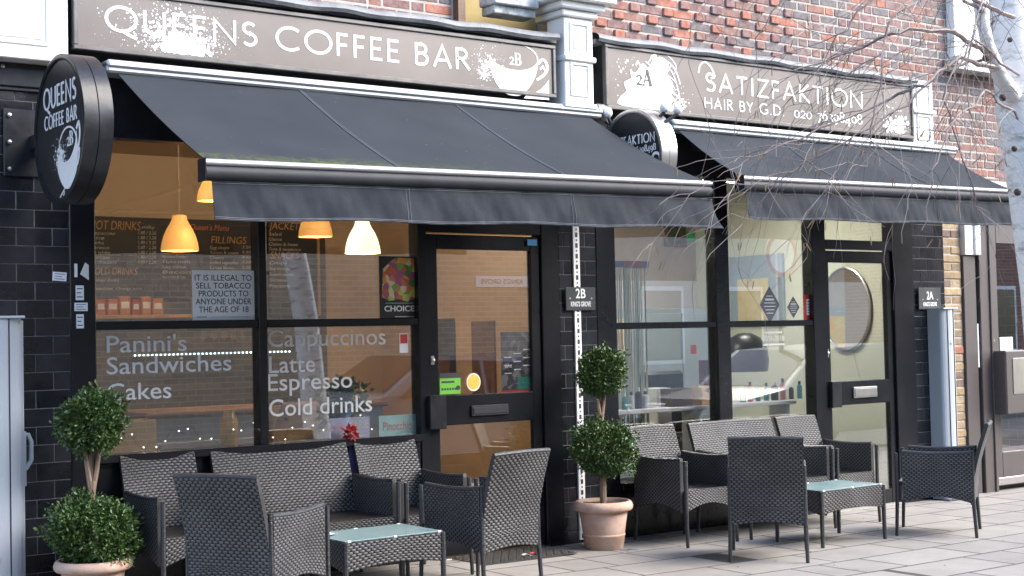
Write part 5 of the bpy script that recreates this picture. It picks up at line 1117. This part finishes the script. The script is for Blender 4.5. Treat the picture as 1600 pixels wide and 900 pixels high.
# oval mirror on right salon wall, seen through the door
c=onright(1323,483); T=thing('oval_mirror',(10.93,c.y,c.z-.4),'large oval mirror on the salon wall seen through the door','mirror')
hw=.30; hh=.40
ring=[]; 
for i in range(49): t=2*math.pi*i/48; ring.append((10.915,c.y+hw*math.cos(t),c.z+hh*math.sin(t)))
MB().tube(ring,.014,8,cap=False).build('mirror_frame',M['silver'],T)
MB().prism([(p[1],p[2]) for p in ring[:-1]],lambda u,v:(10.918,u,v),lambda u,v:(10.936,u,v)).build('mirror_glass',pm('mirror',(.85,.87,.87),.02,metal=1,c2=(.83,.85,.85)),T)
a=onright(1142,402); b=onright(1228,506); T=thing('grey_wall_panel',(10.93,a.y,b.z),'grey-blue panel on the right salon wall behind the diamond stickers','wall panel'); MB().bbox(10.90,10.939,min(a.y,b.y),max(a.y,b.y),b.z,a.z,.004).build('panel',M['counter'],T); MB().bbox(10.894,10.8995,min(a.y,b.y)+.06,min(a.y,b.y)+.09,b.z,a.z,.002).build('edge_strip',M['offwhite'],T)
a=onright(1152,437,10.89); b=onright(1202,500,10.89); T=thing('cream_poster',(10.89,a.y,b.z),'cream poster with orange writing on the grey salon panel','poster'); MB().box(10.888,10.8925,min(a.y,b.y),max(a.y,b.y),b.z,a.z).build('sheet',pm('cream_paper',(.72,.68,.48),.6,c2=(.70,.50,.22),vs=5),T)
RNG=random.Random(31)
for i,px in enumerate((975,986,997,1008,1160,1172,1184,1197,1210,1223,1236,1249)):
    c=fy(px,600,.35); hh=RNG.uniform(.12,.2); r=RNG.uniform(.02,.032); cn,cc=RNG.choice((('white',(.7,.7,.7)),('black',(.03,.03,.035)),('amber',(.45,.22,.05)),('teal',(.06,.28,.30)),('pink',(.6,.25,.3))))
    T=thing('hair_product_bottle',(c.x,.35,.9155),'%s hair product bottle, %s from the left on the salon display board'%(cn,('first','second','third','fourth','fifth','sixth','seventh','eighth','ninth','tenth','eleventh','twelfth')[i]),'bottle','bottles on the salon display board')
    MB().lathe([(r,0),(r,hh*.72),(r*.5,hh*.8),(r*.45,hh*.82)],(c.x,.35,.9155),16).build('bottle_body',pm('bottle_'+cn,cc,.3),T); MB().lathe([(r*.5,hh*.82),(r*.5,hh),(0,hh)],(c.x,.35,.9155),12).build('cap',M['ink'] if i%2 else M['vinyl'],T)
c=fy(1165,560,1.3); T=thing('hood_dryer',(c.x,1.3,-.01),'black hood hair dryer on a stand behind the second salon pane','hair dryer')
MB().lathe([(.20,-.12),(.215,-.02),(.20,.10),(.14,.19),(.06,.23),(0,.235)],(c.x,1.3,c.z),28).build('hood',M['black'],T); MB().tube([(c.x,1.52,.02),(c.x,1.52,c.z),(c.x,1.42,c.z+.15)],.02,10).build('stand',M['silver'],T); MB().lathe([(.24,-.009),(.22,.02),(.03,.04)],(c.x,1.52,0),24).build('base',M['black'],T)
# salon furniture
K=thing('salon_cabinet',(9.6,3.1,0),'grey-blue salon cabinet against the back wall','cabinet'); MB().bbox(9.0,10.9,2.95,3.395,-.008,1.75,.006).build('carcass',M['counter'],K); 
for i in range(3): MB().bbox(9.02+i*.63,9.62+i*.63,2.93,2.949,.05,1.70,.004).build('cabinet_door',M['counter'],K)
K=thing('salon_chair',(8.9,1.5,-.01),'black salon chair behind the second salon pane','chair')
MB().bbox(8.65,9.15,1.25,1.75,.46,.58,.03).build('seat',M['black'],K); MB().bbox(8.65,9.15,1.70,1.80,.585,1.15,.03).build('backrest',M['black'],K); MB().tube([(8.9,1.5,.03),(8.9,1.5,.46)],.04,12).build('column',M['silver'],K); MB().lathe([(.27,-.009),(.26,.02),(.05,.03)],(8.9,1.5,0),24).build('base',M['silver'],K)
for s in (8.62,9.18): MB().bbox(s-.025,s+.025,1.3,1.7,.66,.70,.01).build('armrest',M['black'],K)
K=thing('white_column_unit',(7.75,.7,0),'narrow white upright unit behind the salon window post','cupboard'); MB().bbox(7.83,7.98,.62,.80,-.009,1.05,.004).build('carcass',M['vinyl'],K); MB().bbox(7.835,7.975,.612,.6195,.02,1.02,.003).build('front',M['vinyl'],K)
T=thing('yellow_poster',(8.6,2.9,1.3),'pale yellow poster on the grey salon cabinet','poster'); MB().box(9.05,9.55,2.925,2.9295,1.05,1.65).build('sheet',pm('pale_yellow_paper',(.70,.66,.40),.6,c2=(.75,.45,.20),vs=7),T)
# ------------------------------------------------------------------ rattan furniture (local: front is -y)
def leg_part(par,x,y,h=.30,dx=0,dy=0,top=.30):
    MB().tube([(x+dx,y+dy,0),(x,y,top)],[.0135,.0165],8).build('leg',M['leg'],par,local=True)
def seating(name,W,label,cat,grp,loc,rz):
    T=thing(name,loc,label,cat,grp,rz)
    hw=W/2; H=.80; D=.50
    # backrest: leans back, slightly curved top
    def back(u,v):
        x=-hw+.012+(W-.024)*u; z=.235+.025*math.sin(math.pi*u)*(1-v)*(1 if v<.15 else 0)+(H-.235-.0)*v+.006*math.sin(math.pi*u)*v
        y=.005+.11*max(0,(v-.28)/.72)**1.35+.018*math.sin(math.pi*u)*(1 if v>.2 else v/.2)
        return (x,y,z)
    MB().grid(back,10,14,.028,(W,H-.235),(0,1,0)).build('backrest',M['wick'],T,local=True)
    # rolled top edge
    MB().tube([Vector(back(i/10,1))+Vector((0,.014,.0)) for i in range(11)],.0145,8).build('top_edge',M['leg'],T,local=True)
    for s in (-1,1):
        xo=s*(hw)
        def arm(u,v,s=s):
            y=.02-(D-.02)*u; top=.605-.012*math.sin(math.pi*u); bot=.245+.045*math.sin(math.pi*u)
            return (s*(hw+.004),y,bot+(top-bot)*v)
        MB().grid(arm,10,8,.030,(D,.36),(-s,0,0)).build('arm_panel',M['wick'],T,local=True)
        MB().tube([(s*(hw-.011),.02-(D-.02)*i/10,.607-.012*math.sin(math.pi*i/10)) for i in range(11)],.0155,8).build('arm_rail',M['leg'],T,local=True)
        MB().tube([(s*(hw-.010),-D-.004,.60),(s*(hw-.010),-D+.0,.30),(s*(hw-.005),-D-.012,0)],[.0145,.0145,.012],8).build('leg',M['leg'],T,local=True)
        MB().tube([(s*(hw-.010),.028,.62),(s*(hw-.010),.022,.30),(s*(hw-.004),.04,0)],[.012,.0145,.012],8).build('leg',M['leg'],T,local=True)
    def apron(u,v):
        x=-hw+.03+(W-.06)*u; bot=.245+.05*math.sin(math.pi*u); return (x,-D+.008,bot+(.395-bot)*v)
    MB().grid(apron,12,4,.02,(W,.15),(0,1,0)).build('seat_apron',M['wick'],T,local=True)
    def seat(u,v): return (-hw+.026+(W-.052)*u,-D+.012+(D+.0)*v,.392-.012*math.sin(math.pi*u)*math.sin(math.pi*v))
    MB().grid(seat,8,8,.022,(W,D),(0,0,-1)).build('seat',M['wickd'],T,local=True)
    return T
def facing(dx,dy): return math.atan2(dx,-dy)      # local -y -> (dx,dy)
def put(name,W,label,grp,cx,cy,dx,dy,cat='chair'):
    return seating(name,W,label,cat,grp,(cx,cy,gz(cx)),facing(dx,dy))
G1,G2='rattan seats outside the coffee bar','rattan seats outside the hair salon'
put('rattan_armchair',.48,'rattan armchair against the left window behind the left topiary',G1,3.31,-.17,0,-1)
put('rattan_sofa',.95,'two-seat rattan sofa against the coffee bar window',G1,4.105,-.17,.0,-1,'sofa')
put('rattan_armchair',.48,'rattan armchair between the left sofa and the coffee bar door',G1,4.855,-.17,0,-1)
put('rattan_armchair',.50,'rattan armchair seen from behind in the left foreground',G1,3.06,-1.57,.86,.51)
put('rattan_armchair',.47,'rattan armchair turned to the left table in front of the door mat',G1,4.92,-1.30,-.14,.99)
put('rattan_armchair',.49,'rattan armchair right beside the topiary under the salon window',G2,7.13,-.19,0,-1)
put('rattan_sofa',.91,'two-seat rattan sofa against the hair salon window',G2,7.96,-.19,0,-1,'sofa')
put('rattan_armchair',.48,'rattan armchair by the salon door beyond the sofa',G2,8.71,-.17,0,-1)
put('rattan_armchair',.50,'rattan armchair seen from behind before the salon sofa',G2,6.855,-1.50,.73,.68)
put('rattan_armchair',.51,'rattan armchair at the far right turned sideways to the salon table',G2,8.90,-1.565,-.55,.835)
def table(x0,x1,y0,y1,label,grp):
    g=gz((x0+x1)/2); cx,cy=(x0+x1)/2,(y0+y1)/2; T=thing('rattan_table',(cx,cy,g),label,'table',grp); w,d=x1-x0,y1-y0; t=.385
    for nm,fn,L in (('side_panel',lambda u,v:(-w/2+w*u,-d/2,.225+.03*math.sin(math.pi*u)*(1-v)+(t-.225)*v),w),('side_panel',lambda u,v:(w/2-w*u,d/2,.225+.03*math.sin(math.pi*u)*(1-v)+(t-.225)*v),w)):
        s=1 if fn(0,0)[1]<0 else -1; MB().grid(fn,12,4,.018,(L,.16),(0,s,0)).build(nm,M['wick'],T,local=True)
    for s in(-1,1): MB().grid(lambda u,v:(s*w/2,s*(-d/2+.019+(d-.038)*u),.225+.03*math.sin(math.pi*u)*(1-v)+(t-.225)*v),10,4,.018,(d,.16),(-s,0,0)).build('side_panel',M['wick'],T,local=True)
    for a in(-1,1):
        for b in(-1,1): MB().tube([(a*(w/2-.004),b*(d/2-.004),0),(a*(w/2-.008),b*(d/2-.008),t)],[.0135,.017],8).build('leg',M['leg'],T,local=True)
    MB().box(-w/2+.02,w/2-.02,-d/2+.02,d/2-.02,t-.03,t-.006).build('top_board',M['wickd'],T,local=True)
    MB().bbox(-w/2+.006,w/2-.006,-d/2+.006,d/2-.006,t+.001,t+.008,.002).build('glass_top',M['frost'],T,local=True)
    mb=MB()
    for a in(-1,0,1):
        for b in(-1,1): mb.bbox(a*(w/2-.03)-.011,a*(w/2-.03)+.011,b*(d/2-.008)-.007,b*(d/2-.008)+.007,t-.004,t+.011,.002)
    mb.build('glass_clip',M['offwhite'],T,local=True)
    return T
table(3.79,4.42,-1.39,-.95,'low rattan table with frosted glass top before the left sofa','rattan tables')
table(7.56,8.22,-1.33,-.90,'low rattan table with frosted glass top before the salon sofa','rattan tables')
a=fy(500,833,-1.0); T=thing('paper_napkin',(3.84,-1.08,.445),'crumpled white paper lying on the left glass table','paper'); mb=MB(); R_=random.Random(1)
mb.grid(lambda u,v:(3.80+.09*u,-1.14+.16*v,.4325+.004*math.sin(u*9+v*4)+.003*math.cos(v*11)+.005),5,6,.001,(1,1),(0,0,-1)); mb.build('sheet',M['paper'],T)

# ------------------------------------------------------------------ topiaries
def topiary(x,y,label,k,zl,rl,zu,ru,seed):
    g=gz(x); T=thing('topiary_tree',(x,y,g),label,'topiary','double ball topiaries in terracotta pots'); h=.345*k
    prof=[(.0,0),(.128,0),(.134,.006),(.146,.09),(.150,.095),(.150,.104),(.146,.109),(.168,.255),(.166,.262),(.196,.272),(.206,.285),(.208,.305),(.202,.325),(.190,.338),(.178,.338),(.172,.325),(.166,.28),(.0,.28)]
    MB().lathe([(r*1.0,z*k) for r,z in prof],(x,y,g),40,cap=False).build('pot',M['terracotta'],T)
    mb=MB(); mb.grid(lambda u,v:(x+.165*v*math.cos(u*6.2832),y+.165*v*math.sin(u*6.2832),g+h-.03+.008*math.sin(u*40+v*9)*v),24,4); mb.build('soil',M['soil'],T)
    rng=random.Random(seed)
    mb=MB(); mb.tube([(x,y,g+h-.05),(x+.012,y+.004,g+zl-.05),(x-.006,y,g+zl+rl*.6),(x+.002,y,(zl+zu)/2+g-.02)],[.024,.021,.019,.018],8)
    for dx,dy in ((-.05,.0),(.055,.01),(.01,.05)): mb.tube([(x-.004,y,(zl+zu)/2+g-.10),(x+dx*.5,y+dy*.5,(zl+zu)/2+g+.04),(x+dx*1.2,y+dy,zu+g)],[.016,.013,.008],6)
    mb.build('stem',M['bark'],T)
    mb=MB(); leafball(mb,(x,y,g+zl),rl,7500,.021,rng,.88,.60,.12); leafball(mb,(x+.05,y-.04,g+zl-.03),rl*.95,1600,.024,rng,.85,.7,.14); leafball(mb,(x-.06,y-.02,g+zl+.05),rl*.92,1400,.021,rng,.9,.7,.18); leafball(mb,(x,y,g+zl),rl*1.10,150,.022,rng,.9,.93,.1); o=mb.build('foliage',M['leaf'],T); o['kind']='stuff'
    mb=MB(); leafball(mb,(x+.0,y,g+zu),ru,5200,.020,rng,1.0,.58,.12); leafball(mb,(x+.03,y-.03,g+zu+.02),ru*.96,1100,.023,rng,1.0,.7,.18); leafball(mb,(x-.03,y,g+zu-.03),ru*.95,900,.025,rng,1.0,.7,.16); leafball(mb,(x,y,g+zu),ru*1.10,100,.022,rng,1.0,.93,.1); o=mb.build('foliage',M['leaf'],T); o['kind']='stuff'
topiary(2.785,-.42,'double ball topiary in a terracotta pot at the left edge',.86,.43,.205,1.03,.160,3)
topiary(6.455,-.32,'double ball topiary in a terracotta pot before the middle pier',.98,.69,.205,1.225,.155,8)
# ------------------------------------------------------------------ mat, litter, cover
a=5.42; T=thing('door_mat',(5.75,-.22,gz(5.7)),'black rubber door mat in front of the coffee bar door','mat')
mb=MB(); z=gz(5.72)+.004; mb.grid(lambda u,v:(5.36+.76*u,-.44+.42*v,z+.006+.002*math.sin(u*50)*math.sin(v*30)),24,14,.006,(1,1),(0,0,-1)); mb.build('mat_sheet',M['rubber'],T)
rb=MB().bbox(-.024,.024,-.005,.005,0,.006,.002).mesh('rib'); rb.materials.append(M['rubber'])
for i in range(12):
    for j in range(10): place('rib',rb,T,(5.39+i*.063+(.03 if j%2 else 0),-.42+j*.042,z+.0075))
b=fy(793,868,0); T=thing('litter_scrap',(5.79,-.33,z+.016),'red and white litter scrap lying on the door mat','litter')
mb=MB(); mb.grid(lambda u,v:(5.74+.07*u,-.345+.03*v,z+.017+.008*math.sin(u*5)),5,2,.001,(1,1),(0,0,-1)); mb.build('white_part',M['paper'],T); mb=MB(); mb.grid(lambda u,v:(5.811+.04*u,-.35+.04*v,z+.019+.008*math.sin(u*4)),4,2,.001,(1,1),(0,0,-1)); mb.build('red_part',M['red'],T)
T=thing('stopcock_cover',(6.52,-.50,gz(6.5)+.002),'small worn metal utility cover set in the paving by the pot','utility cover'); MB().bbox(6.47,6.57,-.56,-.46,gz(6.5)-.02,gz(6.5)+.004,.003).build('lid',M['lead'],T); MB().bbox(6.50,6.54,-.515,-.505,gz(6.5)+.004,gz(6.5)+.006,.001).build('slot',M['ink'],T)
lf=MB(); R_=random.Random(12)
for i in range(34):
    x=R_.uniform(4.5,10.5); y=R_.uniform(-2.4,-.3); s=R_.uniform(.008,.016); a=R_.random()*6; z=gz(x)+.003
    lf.quad((x,y,z),(x+s*math.cos(a),y+s*math.sin(a),z+.003),(x+s*1.6*math.cos(a+.5),y+s*1.6*math.sin(a+.5),z+.002),(x+s*math.cos(a+1),y+s*math.sin(a+1),z+.004))
o=lf.build('leaf_debris',M['soil']); tag(o,'tiny dark leaf debris scattered on the paving','debris',kind='stuff')

# ------------------------------------------------------------------ birch tree
def birchmat():
    mt,nt,b=newmat('birch_bark'); L=nt.links; geo=N(nt,'ShaderNodeNewGeometry')
    mp=N(nt,'ShaderNodeMapping'); mp.inputs['Scale'].default_value=(5,5,16); L.new(geo.outputs['Position'],mp.inputs[0])
    n1=N(nt,'ShaderNodeTexNoise'); n1.inputs['Scale'].default_value=1.6; n1.inputs['Detail'].default_value=7; n1.inputs['Roughness'].default_value=.7; L.new(mp.outputs[0],n1.inputs['Vector'])
    cr=N(nt,'ShaderNodeValToRGB'); e=cr.color_ramp.elements; e[0].position=.30; e[0].color=(.03,.028,.027,1); e[1].position=.37; e[1].color=(.55,.53,.51,1); q=e.new(.50); q.color=(.88,.87,.86,1); q=e.new(.8); q.color=(.80,.78,.75,1)
    L.new(n1.outputs['Fac'],cr.inputs[0]); L.new(cr.outputs[0],b.inputs['Base Color']); b.inputs['Roughness'].default_value=.75
    bp=N(nt,'ShaderNodeBump'); bp.inputs['Strength'].default_value=.5; bp.inputs['Distance'].default_value=.01; L.new(n1.outputs['Fac'],bp.inputs['Height']); L.new(bp.outputs[0],b.inputs['Normal']); return mt
M['birch']=birchmat()
def tpt(px,py,Y): return fy(px,py,Y)
TY=-3.85; TK=.79
def trunkpts(L): return [tpt(px,py,TY+dy*TK) for px,py,dy in L]
base=tpt(1640,520,TY)
BT=thing('birch_tree',(base.x+.05,TY,gz(6.3)),'white barked bare birch tree at the right edge before the salon','tree')
mb=MB(); P=[Vector((base.x+.10,TY,gz(6.3)-.02)),Vector((base.x+.06,TY,.7))]+trunkpts([(1632,450,0),(1612,300,0),(1592,180,0),(1582,60,0),(1575,-60,0),(1560,-330,.1),(1550,-700,.2)])
mb.tube(P,[.145,.125,.116,.112,.108,.104,.098,.075,.04],20); mb.build('trunk',M['birch'],BT)
mb=MB(); P2=trunkpts([(1583,150,-.05),(1560,115,-.09),(1543,70,-.10),(1530,10,-.10),(1518,-90,-.1),(1505,-350,0)]); mb.tube(P2,[.045,.036,.031,.028,.024,.011],10); mb.build('side_stem',M['birch'],BT)
rg=random.Random(21)
def scar(px,py,r):
    r*=.6; p=tpt(px,py,TY-.095); MB().lathe([(0,-r*1.1),(r*.6,-r*.9),(r*.95,-r*.3),(r,r*.2),(r*.7,r*.75),(0,r)],p,12).build('bark_scar',M['scar'],BT)
for px,py,r in ((1541,90,.032),(1567,152,.03),(1578,62,.022),(1585,232,.025),(1590,300,.03)): scar(px,py,r)
nb=[0]
def twigs(mb,P,r,depth):
    # droopy recursive twigs
    for k in range(rg.randint(5,8) if depth==0 else rg.randint(2,3)):
        i=rg.randint(1,len(P)-1); p=Vector(P[i]); d=(Vector(P[i])-Vector(P[i-1])).normalized()
        d=(d+Vector((rg.gauss(0,.55),rg.gauss(0,.45),rg.gauss(-.12,.45)))).normalized()
        n=rg.randint(5,8); st=rg.uniform(.05,.115)*TK*(1 if depth==0 else .75); Q=[p]
        for j in range(n):
            d=(d+Vector((rg.gauss(0,.17),rg.gauss(0,.15),rg.gauss(0,.15)-.05-.014*j))).normalized(); p=p+d*st; Q.append(p)
        mb.tube(Q,[r*(1-.65*j/n) for j in range(n+1)],4,cap=False)
        if depth<1: twigs(mb,Q,r*.7,depth+1)
        elif rg.random()<.35:
            CT.append((Q[-1],d))
CT=[]
def branch(L,r0,r1,dens=1):
    P=[]; K=[tpt(px,py,TY+dy*TK) for px,py,dy in L]
    for i in range(len(K)-1):
        for j in range(5): t=j/5; P.append(K[i].lerp(K[i+1],t)+Vector((rg.gauss(0,.008),rg.gauss(0,.008),rg.gauss(0,.008))))
    P.append(K[-1]); mb=MB(); n=len(P); mb.tube(P,[TK*(r0+(r1-r0)*i/(n-1)) for i in range(n)],6)
    for q in range(dens): twigs(mb,P,.0022,0)
    mb.build('branch',M['twig'],BT)
branch([(1545,85,-.1),(1490,50,-.15),(1405,48,-.1),(1330,80,.1),(1240,110,.2)],.016,.004,3)
branch([(1565,110,-.1),(1500,92,-.2),(1440,130,-.2),(1380,160,0),(1250,215,.15),(1160,255,.25)],.015,.003,3)
branch([(1541,90,-.1),(1480,105,-.05),(1400,175,.0),(1330,215,.1),(1290,300,.15)],.010,.003,2)
branch([(1580,30,-.1),(1500,-10,-.2),(1420,-40,-.2),(1340,20,-.1),(1290,90,0)],.014,.003,2)
branch([(1575,-40,-.1),(1480,-80,-.1),(1350,-90,.1),(1240,-30,.2),(1180,60,.3)],.015,.003,2)
branch([(1535,20,-.1),(1470,-30,-.3),(1390,30,-.3),(1370,160,-.3),(1355,260,-.25)],.010,.0025,2)
branch([(1590,180,-.1),(1540,140,-.35),(1490,190,-.4),(1460,270,-.4),(1440,360,-.4)],.009,.0025,1)
branch([(1590,120,-.1),(1520,60,-.3),(1475,130,-.3),(1500,250,-.3),(1530,330,-.3)],.008,.0025,1)
branch([(1330,215,.1),(1270,250,.2),(1190,290,.3),(1110,285,.4),(1030,320,.45)],.005,.002,1)
branch([(1595,-100,0),(1560,-60,-.3),(1520,40,-.4),(1500,150,-.4)],.010,.0025,2)
branch([(1480,-120,0),(1300,-110,.2),(1150,-60,.3),(1080,40,.4)],.009,.002,1)
branch([(1610,60,.1),(1640,-40,.3),(1700,-80,.6),(1780,-60,.9)],.014,.003,1)
mb=MB()
for p,d in CT[:90]:
    for k in range(rg.randint(1,2)):
        q=p+Vector((rg.gauss(0,.012),rg.gauss(0,.012),0)); e=q+Vector((rg.gauss(0,.015),rg.gauss(0,.012),-.036)); mb.tube([q,(q+e)/2,e],[.0017,.0028,.0017],5)
o=mb.build('catkins',M['catkin'],BT); o['kind']='stuff'

# ------------------------------------------------------------------ across the street (seen in the window reflections)
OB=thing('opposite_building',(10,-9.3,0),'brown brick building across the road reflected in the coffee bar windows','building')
ox0,ox1=-22,14.6; MB().box(ox0,ox1,-16,-9.3,-.02,5.3).build('wall',flatbrick('brown_brick_far',(.50,.37,.24),(.36,.27,.18),(.55,.49,.40)),OB)  # left end stretched out of view and kept low to shape the sky light
MB().bbox(ox0-.1,ox1+.1,-16.1,-9.2,5.3005,5.5,.02).build('roof_coping',M['kerb'],OB)
for x in (3.6,6.2,8.8):
    for z in (3.4,):
        w=MB().bbox(x,x+1.2,-9.32,-9.26,z,z+1.5,.01).build('window',M['vinyl'],OB); MB().box(x+.07,x+.57,-9.259,-9.25,z+.08,z+1.42).build('pane',pm('dark_pane',(.03,.04,.05),.08),w); MB().box(x+.63,x+1.13,-9.259,-9.25,z+.08,z+1.42).build('pane',pm('dark_pane_b',(.03,.04,.05),.08),w); MB().bbox(x-.08,x+1.28,-9.36,-9.2,z-.1,z-.001,.01).build('sill',M['vinyl'],w)
# street name plate opposite, mirrored in the door glass
def refl(px,py,Y,Yg=.034):
    g=fy(px,py,Yg); d=g-CAM; d.y=-d.y; return g+d*((Y-g.y)/d.y)
a=refl(743,431,-9.29); b=refl(827,449,-9.29)
T=thing('street_name_plate',((a.x+b.x)/2,-9.29,b.z),"white KING'S GROVE street name plate across the road",'street sign')
MB().bbox(a.x,b.x,-9.298,-9.28,b.z,a.z,.003).build('plate',M['vinyl'],T); text_fit('lettering',"KING'S GROVE",M['ink'],T,a.x+(b.x-a.x)*.08,b.x-(b.x-a.x)*.14,b.z+(a.z-b.z)*.30,(a.z-b.z)*.42,-9.279,axis='-y',bold=.01)
# pale houses farther right
def house(x0,x1,y0,y1,h,mt,label):
    H=thing('opposite_house',((x0+x1)/2,y1,0),label,'house','houses across the road'); MB().box(x0,x1,y0,y1,-.1,h).build('wall',mt,H)
    MB().prism([(y0-.3,h+.001),(y1+.3,h+.001),((y0+y1)/2,h+2.2)],lambda a,b:(x0-.2,a,b),lambda a,b:(x1+.2,a,b)).build('roof',pm('slate_roof',(.10,.10,.11),.7),H)
    for i in range(int((x1-x0)/2.2)):
        for z in (.9,3.6):
            x=x0+.7+i*2.2; w=MB().bbox(x,x+1.1,y1-.05,y1+.04,z,z+1.5,.01).build('window',M['vinyl'],H); MB().box(x+.08,x+1.02,y1+.041,y1+.05,z+.08,z+1.42).build('pane',M['glass'] if False else pm('house_pane',(.04,.05,.06),.08),w)
house(17.5,24,-19,-12.5,5.6,pm('cream_render',(.42,.40,.37),.9),'cream rendered house across the road reflected in the salon glass')
house(24.6,33,-19,-11.5,5.8,flatbrick('red_brick_far',(.30,.13,.09),(.22,.10,.08),(.35,.31,.27)),'red brick house across the road farthest right')
# parked cars
def car(x,y,body,label,flip=1):
    C=thing('parked_car',(x,y,-.16),label,'car','cars parked across the road')
    pr=[(-2.1,.32),(-2.12,.62),(-1.95,.80),(-1.15,.92),(-.45,1.40),(.85,1.46),(1.55,1.02),(2.02,.92),(2.12,.62),(2.08,.32)]
    g0=-.16
    def sec(yy,k,sh): return [(x+flip*(a*k),yy,g0+b) for a,b in pr]
    mb=MB(); ys=[(-.86,.985,0),(-.80,1,0),(.80,1,0),(.86,.985,0)]
    def shell(w):
        return None
    nP=len(pr)
    for yy,k,_ in ys:
        for a,b in pr:
            tum=1-.16*max(0,(b-.92)/.54); mb.v.append((x+flip*a*k,y+yy*tum,g0+b))
    for i in range(3):
        for j in range(nP): j2=(j+1)%nP; mb.face([i*nP+j,i*nP+j2,(i+1)*nP+j2,(i+1)*nP+j],None,False)
    mb.face(list(range(nP))[::-1]); mb.face([3*nP+j for j in range(nP)]); mb.build('body',body,C)
    dg=pm('car_glass',(.02,.03,.035),.05)
    for s in(-1,1):
        for q in ([(-.98,.95),(-.42,1.34),(.16,1.38),(.16,.95)],[(.22,.95),(.22,1.385),(.80,1.40),(1.38,.98)]):
            MB().prism(q,lambda a,b:(x+flip*a,y+s*(.872*(1-.16*max(0,(b-.92)/.54))),g0+b),lambda a,b:(x+flip*a,y+s*(.84*(1-.16*max(0,(b-.92)/.54))),g0+b)).build('side_window',dg,C)
    for q0,q1 in (((-1.13,.94),(-.47,1.39)),((1.52,1.05),(.89,1.445))):
        o=.012; MB().quad((x+flip*(q0[0]-math.copysign(o,-q0[0])*-1),y-.72,g0+q0[1]+o),(x+flip*(q0[0]-math.copysign(o,-q0[0])*-1),y+.72,g0+q0[1]+o),(x+flip*q1[0],y+.64,g0+q1[1]+o),(x+flip*q1[0],y-.64,g0+q1[1]+o)).build('windscreen',dg,C)
    for a in(-1.32,1.30):
        for s in(-1,1):
            w=MB().lathe([(.20,-.09),(.30,-.10),(.315,-.06),(.315,.06),(.30,.10),(.20,.09)],(x+flip*a,y+s*.80,g0+.315),28,'y').build('wheel',M['rubber'],C); MB().lathe([(.0,-.02),(.17,-.02),(.20,.0),(.17,.02),(0,.02)],(x+flip*a,y+s*.895,g0+.315),20,'y').build('rim',M['silver'],w)
    for s in(-1,1): MB().bbox(x+flip*-2.13,x+flip*-1.98,y+s*.62-.14,y+s*.62+.14,g0+.60,g0+.74,.02).build('headlight',M['vinyl'],C)
car(14.8,-5.4,pm('grey_green_car_paint',(.16,.18,.18),.25,metal=.4),'dark grey-green hatchback parked across the road reflected in the salon door')
car(10.0,-6.6,pm('pale_grey_car_paint',(.30,.33,.36),.25,metal=.4),'grey hatchback parked opposite the shops',-1)
sg=refl(1223,398,-5.2); T=thing('road_sign',(sg.x,-5.2,-.15),'round red ringed road sign across the pavement reflected in the salon pane','road sign')
MB().tube([(sg.x,-5.24,-.2),(sg.x,-5.24,sg.z+.3)],.035,10).build('pole',M['alud'],T); MB().lathe([(.30,-.02),(.30,.0)],(sg.x,-5.19,sg.z),32,'y').build('disc',M['vinyl'],T); MB().lathe([(.24,.001),(.30,.001),(.30,.006),(.24,.006),(.24,.001)],(sg.x,-5.19,sg.z),32,'y',cap=False).build('red_ring',M['red'],T)
print('objects',len(bpy.data.objects),'tris',sum(len(o.data.polygons) for o in bpy.data.objects if o.type=='MESH'))
